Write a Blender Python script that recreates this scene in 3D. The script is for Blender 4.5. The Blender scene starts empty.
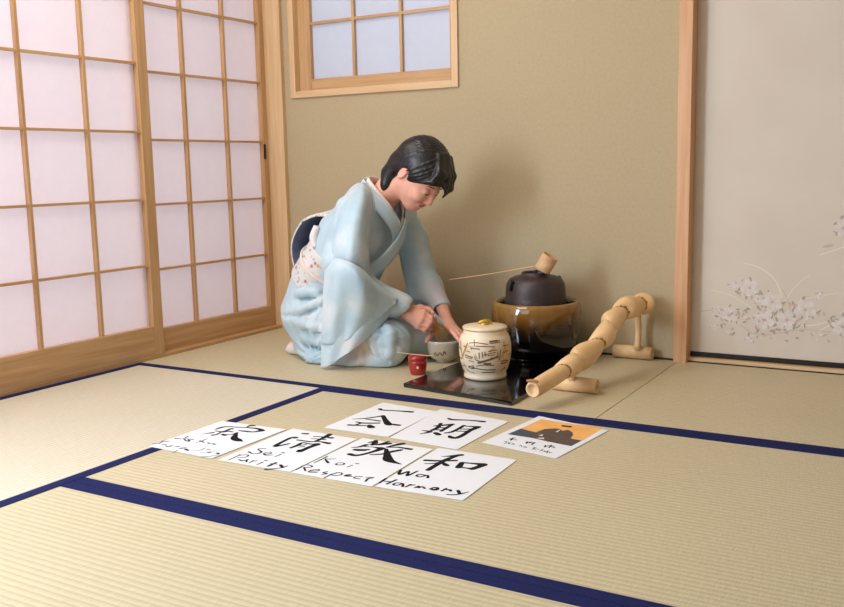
import bpy, bmesh, math, random
import numpy as np
from mathutils import Vector, Matrix
random.seed(7)
PI = math.pi
SC = bpy.context.scene
COL = SC.collection
# ------------------------------------------------------------ camera, light, exposure
cam_d = bpy.data.cameras.new('camera'); cam = bpy.data.objects.new('camera', cam_d); COL.objects.link(cam)
CR_, CU_, CF_ = Vector((0.862770, 0.505174, -0.020687)), Vector((-0.055445, 0.135204, 0.989265)), Vector((-0.502548, 0.852361, -0.144659))
mw = Matrix((( CR_.x, CU_.x, -CF_.x, 0), (CR_.y, CU_.y, -CF_.y, 0), (CR_.z, CU_.z, -CF_.z, 0), (0, 0, 0, 1)))
mw.translation = Vector((2.656064, -3.274185, 0.702856))
cam.matrix_world = mw
cam_d.sensor_width = 36; cam_d.lens = 928.503 * 36 / 844; cam_d.clip_start = .02
SC.camera = cam
w = bpy.data.worlds.new('world'); SC.world = w; w.use_nodes = True
bg = w.node_tree.nodes['Background']; bg.inputs[0].default_value = (1, .90, .80, 1); bg.inputs[1].default_value = .22
def area(name, loc, target, sx, sy, power, col):
    d = bpy.data.lights.new(name, 'AREA'); d.shape = 'RECTANGLE'; d.size = sx; d.size_y = sy; d.energy = power; d.color = col
    o = bpy.data.objects.new(name, d); COL.objects.link(o); o.location = loc
    o.rotation_euler = (Vector(target) - Vector(loc)).to_track_quat('-Z', 'Y').to_euler(); return o
area('daylight_shoji', (-.85, -1.4, 1.05), (0, -1.4, .95), 3.4, 2.3, 57, (.80, .97, 1))
area('added_key_left', (-.45, -3.15, 1.15), (.9, -1.2, .3), 1.3, 1.6, 185, (.72, .86, 1))  # added unseen source at the left, brightens the kimono and left floor
area('daylight_window', (.55, .55, 1.35), (.55, 0, 1.32), 1.3, 1.0, 8.2, (.60, .86, 1))
area('ceiling_lamp', (.6, -1.45, 2.28), (.6, -1.45, 0), .9, .9, 24, (1, .95, .90))
area('added_fill_behind', (.9, -4.6, 1.6), (.8, -.5, .4), 1.8, 1.5, 22, (.9, .95, 1))  # added soft fill from behind the camera, no known window there
SC.view_settings.view_transform = 'Standard'; SC.view_settings.look = 'None'
SC.view_settings.exposure = -.02; SC.view_settings.gamma = 1; SC.view_settings.use_curve_mapping = False


# marks measured on the real papers and door, in metres
PAPERS={"jaku":[[0.8531,-1.6273],[1.0731,-1.629],[1.0773,-1.3412],[0.8552,-1.3544]],"sei":[[1.095,-1.6313],[1.3125,-1.623],[1.3037,-1.3288],[1.0873,-1.3253]],"kei":[[1.3169,-1.6248],[1.5407,-1.619],[1.526,-1.3182],[1.311,-1.3161]],"wa":[[1.5467,-1.616],[1.7624,-1.6041],[1.7499,-1.3021],[1.5331,-1.3025]],"ichie":[[1.1586,-1.2792],[1.3661,-1.2776],[1.3557,-0.9959],[1.1568,-0.9764]],"ichigo":[[1.3733,-1.2791],[1.5808,-1.2927],[1.5868,-1.0017],[1.3524,-0.9662]],"card":[[1.6101,-1.2114],[1.8289,-1.2494],[1.8619,-0.9649],[1.6396,-0.912]]}
INK={"jaku":[[[0.9629,-1.3701,0.0055],[0.9636,-1.3549,0.0132],[0.977,-1.3526,0.0055]],[[0.9004,-1.4281,0.0066],[0.902,-1.4064,0.011],[0.9136,-1.3923,0.0077],[0.9476,-1.3839,0.0066],[0.968,-1.376,0.0077],[0.9982,-1.3716,0.011],[1.0193,-1.3767,0.0143]],[[0.9108,-1.4405,0.0055],[0.9343,-1.4361,0.0088],[0.9351,-1.4047,0.0099],[0.9438,-1.4067,0.0033]],[[0.9382,-1.4423,0.0055],[0.946,-1.4283,0.0088],[0.9604,-1.4273,0.0055]],[[0.8969,-1.4809,0.0022],[0.9083,-1.4692,0.0066],[0.9159,-1.4553,0.0099]],[[0.932,-1.4755,0.011],[0.9381,-1.4645,0.0077],[0.9306,-1.4359,0.0055]],[[0.9521,-1.4576,0.011],[0.963,-1.4602,0.0132]],[[0.9669,-1.4098,0.0055],[0.9849,-1.407,0.011],[1.011,-1.4023,0.0088],[1.0248,-1.3812,0.0176]],[[0.961,-1.4562,0.0044],[0.9755,-1.446,0.0066],[0.9766,-1.4284,0.0088]],[[0.9786,-1.4325,0.0088],[1.0037,-1.4695,0.0198],[1.0255,-1.4799,0.022],[1.045,-1.4835,0.0044]],[[0.8624,-1.5432,0.0063],[0.8676,-1.5424,0.0063],[0.8845,-1.5365,0.0029],[0.8805,-1.5171,0.0055],[0.8834,-1.5139,0.0034]],[[0.8893,-1.5384,0.0042],[0.9065,-1.5467,0.005],[0.9162,-1.546,0.0063],[0.8994,-1.5334,0.0034],[0.8906,-1.5335,0.0034]],[[0.9023,-1.5302,0.0034],[0.9148,-1.5308,0.005]],[[0.942,-1.5498,0.0025],[0.9452,-1.5316,0.0042],[0.9414,-1.5058,0.0025]],[[0.9374,-1.5297,0.0042],[0.9592,-1.5371,0.005]],[[0.9718,-1.535,0.0059],[0.9784,-1.5374,0.0059],[0.9863,-1.5335,0.0029],[0.9954,-1.5371,0.0076],[0.9967,-1.5332,0.005]],[[0.8424,-1.6051,0.0025],[0.8581,-1.5998,0.0042],[0.8531,-1.5774,0.0042]],[[0.8494,-1.5767,0.0042],[0.8711,-1.5743,0.0034]],[[0.8753,-1.6019,0.0055],[0.8853,-1.5985,0.0059]],[[0.8925,-1.607,0.0042],[0.9041,-1.6053,0.0059],[0.903,-1.5946,0.0042]],[[0.9176,-1.6026,0.0034],[0.9257,-1.5945,0.0067]],[[0.9412,-1.6043,0.0063],[0.946,-1.5988,0.0067],[0.9517,-1.5928,0.0042]],[[0.9571,-1.6027,0.0067],[0.9721,-1.6078,0.0076]],[[0.9524,-1.6401,0.0025],[0.9465,-1.6198,0.0025]],[[0.9829,-1.6071,0.0025],[0.9992,-1.5973,0.0029],[0.997,-1.5709,0.0025]],[[1.011,-1.5797,0.005],[1.0177,-1.5764,0.0042]],[[1.0322,-1.5979,0.0059],[1.037,-1.5955,0.005]],[[1.0141,-1.6069,0.0021],[1.0278,-1.5947,0.0025],[1.0377,-1.5781,0.0021]],[[1.0561,-1.592,0.0084],[1.0637,-1.5943,0.0063]],[[1.0418,-1.6332,0.0025],[1.0596,-1.6168,0.0029],[1.0695,-1.6005,0.0025]]],"sei":[[[1.1421,-1.3531,0.0088],[1.1559,-1.3503,0.0121]],[[1.1492,-1.393,0.0154],[1.14,-1.3995,0.0121],[1.141,-1.4306,0.011],[1.1483,-1.4764,0.0132],[1.1567,-1.4695,0.011],[1.1683,-1.4452,0.0088]],[[1.1872,-1.3625,0.0066],[1.211,-1.3546,0.0066],[1.2382,-1.3517,0.0132]],[[1.1942,-1.3822,0.0055],[1.2139,-1.3753,0.0055],[1.2322,-1.373,0.0066]],[[1.1672,-1.4081,0.0077],[1.2054,-1.4052,0.0088],[1.2278,-1.3941,0.0077],[1.2592,-1.3953,0.0154]],[[1.2143,-1.3293,0.0165],[1.2178,-1.3638,0.0132],[1.2179,-1.3972,0.011]],[[1.1951,-1.4712,0.0099],[1.1972,-1.4465,0.0121],[1.1954,-1.4224,0.0088],[1.221,-1.4217,0.0077],[1.2366,-1.414,0.0165]],[[1.2386,-1.4167,0.0176],[1.2349,-1.4441,0.0154],[1.2346,-1.4712,0.0154],[1.2328,-1.4845,0.0187],[1.2248,-1.4761,0.0055]],[[1.2009,-1.4474,0.0055],[1.2135,-1.432,0.0066]],[[1.2086,-1.4573,0.0044],[1.2193,-1.4474,0.0066]],[[1.1422,-1.5066,0.0034],[1.1296,-1.5102,0.0042],[1.1284,-1.5198,0.0042],[1.1492,-1.5316,0.0059],[1.151,-1.5465,0.0055],[1.138,-1.553,0.0042],[1.1199,-1.5463,0.0071]],[[1.1675,-1.5443,0.0042],[1.1789,-1.536,0.005],[1.1771,-1.5264,0.0034],[1.1659,-1.5277,0.0034],[1.1639,-1.54,0.0042],[1.1769,-1.5482,0.005],[1.1918,-1.5407,0.0034]],[[1.206,-1.5506,0.0029],[1.2076,-1.5267,0.005]],[[1.2019,-1.514,0.0067],[1.2072,-1.5131,0.0059]],[[1.1209,-1.6212,0.0042],[1.1191,-1.5985,0.0046],[1.1163,-1.5743,0.0042]],[[1.1183,-1.5801,0.0042],[1.1324,-1.5679,0.0042],[1.1423,-1.5741,0.0042],[1.1404,-1.5878,0.0042],[1.1266,-1.5965,0.0034]],[[1.1426,-1.6077,0.0059],[1.1561,-1.6093,0.0067],[1.1612,-1.5959,0.005]],[[1.1611,-1.5993,0.0042],[1.17,-1.613,0.005]],[[1.1812,-1.6156,0.0034],[1.1793,-1.5976,0.0059]],[[1.1817,-1.6005,0.0042],[1.1887,-1.5929,0.0038]],[[1.2071,-1.6163,0.0042],[1.2076,-1.5957,0.005]],[[1.2041,-1.5826,0.0063],[1.2092,-1.5817,0.005]],[[1.239,-1.6122,0.0092],[1.2392,-1.5839,0.0067]],[[1.2314,-1.596,0.0034],[1.2472,-1.592,0.0038]],[[1.2601,-1.5936,0.0084],[1.2767,-1.6052,0.0084]],[[1.2801,-1.5915,0.0042],[1.276,-1.6079,0.005],[1.2642,-1.6217,0.0042],[1.248,-1.6353,0.0063]]],"kei":[[[1.349,-1.3439,0.0066],[1.3577,-1.3302,0.0143],[1.369,-1.3386,0.011]],[[1.3606,-1.3548,0.0066],[1.3802,-1.3469,0.0132],[1.4021,-1.3268,0.0154]],[[1.3845,-1.3401,0.011],[1.3909,-1.3137,0.0099]],[[1.3693,-1.3569,0.011],[1.3564,-1.3215,0.0132]],[[1.3347,-1.3986,0.0044],[1.3478,-1.3858,0.0099],[1.3551,-1.364,0.0143]],[[1.3596,-1.3772,0.0055],[1.3818,-1.3715,0.0055],[1.4045,-1.371,0.0198]],[[1.4088,-1.3733,0.0198],[1.4025,-1.4029,0.0132],[1.3929,-1.4311,0.0121],[1.3795,-1.449,0.0143],[1.361,-1.4471,0.0154]],[[1.3528,-1.4101,0.0154],[1.3679,-1.4026,0.0099],[1.3819,-1.3956,0.011]],[[1.3603,-1.4126,0.011],[1.3775,-1.404,0.011]],[[1.4336,-1.3129,0.0165],[1.424,-1.3296,0.0143],[1.4122,-1.3563,0.0066]],[[1.4153,-1.3566,0.0066],[1.4391,-1.3448,0.0088],[1.4765,-1.3439,0.0132]],[[1.4573,-1.3606,0.0121],[1.4452,-1.3816,0.0132],[1.4344,-1.4086,0.011],[1.4103,-1.4276,0.0066]],[[1.4207,-1.3718,0.0099],[1.448,-1.4103,0.0187],[1.4696,-1.4399,0.0264],[1.4883,-1.4501,0.0176],[1.5166,-1.4569,0.0044]],[[1.323,-1.5437,0.0029],[1.3234,-1.5214,0.0046],[1.3223,-1.4885,0.005]],[[1.3514,-1.4932,0.0029],[1.3386,-1.503,0.0042],[1.3302,-1.5072,0.0042],[1.3531,-1.5269,0.008]],[[1.3748,-1.5258,0.0042],[1.3779,-1.5145,0.0034],[1.3916,-1.5141,0.0042],[1.3933,-1.5244,0.0042],[1.381,-1.5306,0.0046],[1.3748,-1.5258,0.0042]],[[1.4142,-1.5346,0.0029],[1.4172,-1.5172,0.0046]],[[1.4172,-1.5011,0.0055],[1.424,-1.5009,0.005]],[[1.3162,-1.6052,0.0042],[1.3153,-1.5821,0.0042]],[[1.3132,-1.5832,0.0042],[1.3146,-1.5665,0.0042],[1.3291,-1.5632,0.0042],[1.3367,-1.5713,0.0046],[1.3237,-1.5858,0.0042]],[[1.3225,-1.5824,0.0042],[1.3407,-1.6006,0.005]],[[1.3509,-1.5993,0.0042],[1.3669,-1.5873,0.0046],[1.3644,-1.5785,0.0038],[1.3518,-1.5895,0.0038],[1.3532,-1.6042,0.0042],[1.3732,-1.5995,0.0042]],[[1.391,-1.5828,0.0042],[1.3861,-1.5929,0.0046],[1.3982,-1.5944,0.005],[1.3933,-1.6044,0.0042]],[[1.4112,-1.6214,0.0042],[1.4111,-1.5916,0.0042]],[[1.4131,-1.5981,0.0042],[1.4171,-1.5772,0.0042],[1.4288,-1.5766,0.0042],[1.4329,-1.5881,0.0042],[1.4202,-1.6005,0.0038]],[[1.4466,-1.5886,0.005],[1.4546,-1.5771,0.0042],[1.4467,-1.5773,0.0034],[1.4456,-1.5891,0.005],[1.4623,-1.5844,0.0042]],[[1.485,-1.5751,0.0034],[1.4741,-1.5784,0.0038],[1.4719,-1.5906,0.0042],[1.488,-1.5912,0.0038]],[[1.51,-1.5988,0.005],[1.5048,-1.5812,0.0055],[1.5116,-1.5719,0.0042]],[[1.4954,-1.575,0.0034],[1.5121,-1.5687,0.0042]]],"wa":[[[1.576,-1.3611,0.0033],[1.5927,-1.348,0.0099],[1.6121,-1.3287,0.0154]],[[1.607,-1.336,0.011],[1.6011,-1.3579,0.0143],[1.5975,-1.3783,0.0154],[1.5953,-1.4114,0.0143],[1.5962,-1.464,0.0143]],[[1.5544,-1.4046,0.0132],[1.583,-1.3948,0.011],[1.621,-1.373,0.011]],[[1.5664,-1.4278,0.0044],[1.5839,-1.4172,0.0066],[1.5939,-1.3985,0.0077]],[[1.5939,-1.3985,0.0088],[1.6171,-1.4139,0.0143],[1.6224,-1.4157,0.0088]],[[1.6424,-1.3832,0.0132],[1.6506,-1.4147,0.0176]],[[1.6413,-1.381,0.011],[1.6629,-1.3756,0.0088],[1.6944,-1.3705,0.0198]],[[1.6947,-1.3721,0.0209],[1.691,-1.3917,0.0165],[1.6851,-1.4104,0.0176]],[[1.6483,-1.4132,0.011],[1.6677,-1.4122,0.0077],[1.6862,-1.4099,0.0132]],[[1.54,-1.495,0.0066],[1.5526,-1.5227,0.0088],[1.5611,-1.4947,0.0066],[1.5736,-1.5221,0.0077],[1.5786,-1.4835,0.0055]],[[1.6123,-1.5002,0.0055],[1.5945,-1.5014,0.0055],[1.5937,-1.5135,0.0055],[1.6053,-1.5153,0.0055],[1.6143,-1.4992,0.006],[1.6239,-1.5135,0.0072]],[[1.5431,-1.5922,0.0066],[1.5409,-1.5618,0.0072]],[[1.5624,-1.5913,0.0066],[1.5664,-1.5579,0.0066]],[[1.5426,-1.5791,0.0055],[1.5645,-1.5739,0.0049]],[[1.5897,-1.5722,0.0049],[1.5777,-1.5761,0.0049],[1.5781,-1.5892,0.0055],[1.5887,-1.5874,0.0049],[1.5928,-1.5729,0.0055],[1.603,-1.5896,0.0072]],[[1.6103,-1.5888,0.0049],[1.612,-1.5704,0.0066]],[[1.6114,-1.5759,0.0055],[1.6213,-1.5687,0.0055]],[[1.6315,-1.5837,0.0055],[1.6344,-1.5714,0.0066],[1.639,-1.5813,0.0055],[1.6429,-1.5707,0.0055],[1.6536,-1.5782,0.0055]],[[1.6666,-1.5765,0.0055],[1.6696,-1.5643,0.0049],[1.6821,-1.5686,0.0055],[1.6775,-1.5781,0.0055],[1.6666,-1.5765,0.0055]],[[1.6652,-1.5743,0.0055],[1.6692,-1.5622,0.0049],[1.6789,-1.5627,0.0055],[1.6738,-1.5752,0.0055],[1.6652,-1.5743,0.0055]],[[1.6944,-1.5746,0.006],[1.6956,-1.5564,0.006]],[[1.6968,-1.5635,0.0055],[1.7079,-1.5617,0.0077],[1.7121,-1.5671,0.0066]],[[1.7251,-1.5567,0.0083],[1.7367,-1.571,0.0088]],[[1.7499,-1.5538,0.0027],[1.7407,-1.5712,0.0055],[1.7295,-1.5844,0.0055],[1.7152,-1.5895,0.0044]]],"ichie":[[[1.1897,-1.0449,0.0132],[1.2043,-1.0522,0.011],[1.2466,-1.0411,0.0099],[1.2919,-1.0332,0.0165]],[[1.1818,-1.1736,0.0044],[1.2102,-1.1508,0.0088],[1.2318,-1.12,0.0099],[1.2398,-1.1048,0.0121]],[[1.2414,-1.1074,0.0132],[1.272,-1.1427,0.0165],[1.3025,-1.1732,0.022],[1.3141,-1.1696,0.0143],[1.3324,-1.1691,0.0143]],[[1.2182,-1.158,0.0066],[1.2396,-1.1564,0.0088],[1.2619,-1.1564,0.0099]],[[1.2084,-1.1935,0.0077],[1.233,-1.1944,0.011],[1.2712,-1.1757,0.011]],[[1.2271,-1.1952,0.0088],[1.2237,-1.2183,0.0088]],[[1.207,-1.2286,0.0132],[1.2346,-1.2203,0.0099],[1.2657,-1.2103,0.0077]],[[1.2591,-1.2051,0.011],[1.2743,-1.2187,0.0231],[1.2794,-1.2193,0.0154]]],"ichigo":[[[1.4227,-1.0481,0.0099],[1.4389,-1.0539,0.0132],[1.4849,-1.0387,0.0099],[1.526,-1.0344,0.0154]],[[1.4247,-1.132,0.0077],[1.4405,-1.1183,0.0132],[1.4617,-1.096,0.0132]],[[1.4285,-1.1028,0.011],[1.4403,-1.1419,0.0132],[1.4401,-1.1708,0.0132]],[[1.4617,-1.096,0.011],[1.4637,-1.1361,0.0121],[1.4658,-1.1695,0.011]],[[1.443,-1.1406,0.0077],[1.4637,-1.1361,0.0077]],[[1.4453,-1.1625,0.0077],[1.466,-1.158,0.0077]],[[1.4184,-1.1849,0.0055],[1.4426,-1.1866,0.0143],[1.4283,-1.216,0.0044]],[[1.4614,-1.1908,0.0154],[1.4754,-1.1994,0.0176]],[[1.4954,-1.0937,0.011],[1.4972,-1.1312,0.011],[1.4948,-1.163,0.011],[1.4844,-1.1794,0.0088]],[[1.4955,-1.0972,0.0099],[1.5137,-1.0941,0.0088],[1.5369,-1.0885,0.0176]],[[1.537,-1.0919,0.0176],[1.5327,-1.1308,0.0143],[1.5358,-1.1794,0.0143],[1.5313,-1.2066,0.0154],[1.5172,-1.2071,0.0165],[1.5079,-1.1987,0.0088]],[[1.5024,-1.1286,0.0066],[1.5256,-1.1172,0.0088]],[[1.5043,-1.1505,0.0066],[1.5248,-1.1404,0.0088]]],"card":[[[1.6614,-1.15,0.004],[1.6708,-1.1371,0.004]],[[1.6644,-1.1386,0.004],[1.6686,-1.1629,0.004]],[[1.662,-1.1539,0.004],[1.6804,-1.153,0.004]],[[1.7103,-1.1625,0.004],[1.7194,-1.162,0.004]],[[1.7112,-1.154,0.004],[1.7166,-1.1714,0.004]],[[1.7183,-1.1545,0.004],[1.7329,-1.1537,0.004]],[[1.732,-1.1541,0.004],[1.7322,-1.1756,0.004]],[[1.717,-1.1568,0.004],[1.7284,-1.1616,0.004]],[[1.7654,-1.163,0.004],[1.7695,-1.1782,0.004]],[[1.7667,-1.1741,0.004],[1.7731,-1.1654,0.004]],[[1.7734,-1.1606,0.004],[1.7876,-1.1598,0.004]],[[1.7779,-1.1552,0.004],[1.7809,-1.1787,0.004]],[[1.7825,-1.1663,0.004],[1.7939,-1.1722,0.004]],[[1.6656,-1.1742,0.0022],[1.6589,-1.18,0.0022],[1.6693,-1.187,0.0022],[1.6654,-1.1985,0.0022]],[[1.674,-1.1886,0.0022],[1.6784,-1.184,0.0022],[1.6724,-1.1838,0.0022],[1.6767,-1.1929,0.0022],[1.6814,-1.1905,0.0022]],[[1.6867,-1.1943,0.0022],[1.6859,-1.1851,0.0022],[1.6938,-1.1947,0.0022]],[[1.7094,-1.1988,0.0022],[1.7102,-1.1905,0.0022],[1.7173,-1.2011,0.0022]],[[1.7213,-1.2023,0.0022],[1.7239,-1.1955,0.0022],[1.7304,-1.2024,0.0022],[1.7245,-1.2069,0.0022]],[[1.7495,-1.2098,0.0022],[1.7472,-1.1917,0.0022]],[[1.7462,-1.1921,0.0022],[1.7546,-1.1957,0.0022],[1.7486,-1.2026,0.0022],[1.7599,-1.2107,0.0022]],[[1.762,-1.2051,0.0022],[1.7619,-1.1998,0.0022]],[[1.7714,-1.2141,0.0022],[1.772,-1.1947,0.0022]],[[1.7724,-1.206,0.0022],[1.7828,-1.2122,0.0022]],[[1.7811,-1.2055,0.0022],[1.7868,-1.2139,0.0022],[1.7893,-1.2014,0.0022],[1.7926,-1.2223,0.0022]],[[1.795,-1.2098,0.0022],[1.799,-1.2168,0.0022],[1.8025,-1.2121,0.0022]]]}
ART={"orange":[[1.6456,-1.0529],[1.6597,-0.9417],[1.8421,-0.9535],[1.8344,-1.0765],[1.7605,-1.1351],[1.7218,-1.12]],"sea":[[1.637,-1.1158],[1.6466,-1.0524],[1.6882,-1.0645],[1.737,-1.079],[1.802,-1.0803],[1.8325,-1.0832],[1.8256,-1.1408],[1.7829,-1.1344],[1.7073,-1.1189]],"robe":[[1.7058,-1.1155],[1.6977,-1.0642],[1.7056,-1.0269],[1.7313,-1.008],[1.7387,-1.0088],[1.756,-1.0223],[1.764,-1.007],[1.7819,-1.0226],[1.7932,-1.0428],[1.7989,-1.0752],[1.8117,-1.0878],[1.8199,-1.1374],[1.7829,-1.1344],[1.7448,-1.1251]],"cap":[[1.7321,-0.9716],[1.7616,-0.9707],[1.7641,-0.983],[1.7363,-0.985]],"white1":[[1.7428,-1.0419],[1.7442,-1.0106],[1.7476,-1.0308],[1.7453,-1.0424]],"white2":[[1.7195,-1.1146],[1.7356,-1.1033],[1.7414,-1.1144],[1.7276,-1.1172]],"white3":[[1.7138,-1.0905],[1.7218,-1.0764],[1.7258,-1.0913]]}
FLOW= [[2.019, 0.27, 0.026], [1.973, 0.285, 0.016], [2.094, 0.225, 0.03], [2.2, 0.204, 0.03], [1.953, 0.171, 0.026], [2.069, 0.161, 0.03], [2.143, 0.166, 0.03], [2.316, 0.154, 0.03], [2.029, 0.095, 0.013], [1.91, 0.19, 0.011], [1.903, 0.122, 0.01], [2.306, 0.48, 0.026], [2.048, 0.233, 0.013], [2.245, 0.253, 0.01]]
ARCS= [[[1.998, 0.355], [2.051, 0.34], [2.101, 0.301], [2.126, 0.244]], [[2.208, 0.322], [2.166, 0.28], [2.133, 0.227]], [[1.886, 0.256], [1.954, 0.242], [2.029, 0.2]], [[2.17, 0.147], [2.233, 0.155], [2.294, 0.176]], [[1.853, 0.179], [1.908, 0.186], [1.973, 0.183]], [[2.183, 0.237], [2.245, 0.253], [2.299, 0.266]], [[2.24, 0.39], [2.311, 0.418]], [[1.991, 0.138], [2.058, 0.108], [2.187, 0.135], [2.28, 0.134]], [[2.128, 0.268], [2.153, 0.201], [2.149, 0.132]], [[2.243, 0.132], [2.285, 0.158], [2.322, 0.144]]]
# ------------------------------------------------------------ materials
def srgb(r, g, b):
    f = lambda c: (c / 255 / 12.92) if c / 255 <= .04045 else ((c / 255 + .055) / 1.055) ** 2.4
    return (f(r), f(g), f(b), 1)
def mat(name, col, rough=.6, metal=0, spec=.5, var=None, vscale=8, vstretch=(1, 1, 1), bump=0, bscale=60, bstretch=(1, 1, 1), coat=0, sheen=0, sss=0):
    m = bpy.data.materials.new(name); m.use_nodes = True; nt = m.node_tree; n = nt.nodes; L = nt.links
    p = n['Principled BSDF']; p.inputs['Base Color'].default_value = col; p.inputs['Roughness'].default_value = rough
    p.inputs['Metallic'].default_value = metal; p.inputs['Specular IOR Level'].default_value = spec
    p.inputs['Coat Weight'].default_value = coat; p.inputs['Coat Roughness'].default_value = .05
    if sheen: p.inputs['Sheen Weight'].default_value = sheen
    if sss:
        p.inputs['Subsurface Weight'].default_value = sss; p.inputs['Subsurface Radius'].default_value = (.012, .005, .003); p.inputs['Subsurface Scale'].default_value = .6
    tc = n.new('ShaderNodeTexCoord')
    def noise(scale, st, det=3):
        mp = n.new('ShaderNodeMapping'); mp.inputs['Scale'].default_value = st; L.new(tc.outputs['Object'], mp.inputs[0])
        t = n.new('ShaderNodeTexNoise'); t.inputs['Scale'].default_value = scale; t.inputs['Detail'].default_value = det
        L.new(mp.outputs[0], t.inputs['Vector']); return t
    if var:
        t = noise(vscale, vstretch); r = n.new('ShaderNodeValToRGB'); L.new(t.outputs['Fac'], r.inputs[0])
        r.color_ramp.elements[0].position = .35; r.color_ramp.elements[1].position = .65
        r.color_ramp.elements[0].color = col; r.color_ramp.elements[1].color = var; L.new(r.outputs[0], p.inputs['Base Color'])
    if bump:
        t = noise(bscale, bstretch); b = n.new('ShaderNodeBump'); b.inputs['Strength'].default_value = bump; b.inputs['Distance'].default_value = .002
        L.new(t.outputs['Fac'], b.inputs['Height']); L.new(b.outputs[0], p.inputs['Normal'])
    return m
def wood(name, a, b, axis, rough=.5):
    st = [26, 26, 26]; st[axis] = 1.2
    return mat(name, a, rough, var=b, vscale=2.4, vstretch=tuple(st), bump=.12, bscale=4, bstretch=tuple(st))
WA, WB = srgb(205, 165, 120), srgb(188, 144, 98)
M = {}
for ax, k in enumerate('xyz'):
    M['wood' + k] = wood('hinoki_wood_' + k, WA, WB, ax)
    M['pale' + k] = wood('pale_wood_' + k, srgb(226, 192, 150), srgb(214, 176, 132), ax)
M['post'] = wood('warm_post_wood', srgb(222, 172, 128), srgb(208, 156, 112), 2)
M['wall'] = mat('sand_plaster', srgb(188, 170, 138), .95, var=srgb(184, 165, 133), vscale=90, bump=.05, bscale=500)
M['ceil'] = mat('ceiling_board', srgb(215, 200, 170), .8)
M['dark'] = mat('dark_lacquer_rail', srgb(22, 18, 18), .35)
M['fusuma'] = mat('fusuma_paper', srgb(218, 204, 190), .8, var=srgb(214, 199, 184), vscale=4, bump=.05, bscale=300)
M['navy'] = mat('navy_cloth_border', srgb(34, 40, 88), .9, spec=.12, var=srgb(28, 32, 76), vscale=300, bump=.4, bscale=900)
def paper_translucent(name, col, tr):
    m = bpy.data.materials.new(name); m.use_nodes = True; nt = m.node_tree; n = nt.nodes; L = nt.links
    for x in list(n): n.remove(x)
    o = n.new('ShaderNodeOutputMaterial'); d = n.new('ShaderNodeBsdfDiffuse'); t = n.new('ShaderNodeBsdfTranslucent'); mx = n.new('ShaderNodeMixShader')
    tc = n.new('ShaderNodeTexCoord'); ns = n.new('ShaderNodeTexNoise'); ns.inputs['Scale'].default_value = 30; ns.inputs['Detail'].default_value = 6
    L.new(tc.outputs['Object'], ns.inputs['Vector']); cr = n.new('ShaderNodeValToRGB'); L.new(ns.outputs['Fac'], cr.inputs[0])
    cr.color_ramp.elements[0].color = tuple(c * .95 for c in col[:3]) + (1,); cr.color_ramp.elements[1].color = col
    L.new(cr.outputs[0], d.inputs[0]); L.new(cr.outputs[0], t.inputs[0]); mx.inputs[0].default_value = tr
    L.new(d.outputs[0], mx.inputs[1]); L.new(t.outputs[0], mx.inputs[2]); L.new(mx.outputs[0], o.inputs[0]); return m
M['winpaper'] = paper_translucent('window_paper', srgb(230, 229, 238), .5)
M['shoji'] = paper_translucent('shoji_paper', srgb(240, 228, 232), .5)
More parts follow.
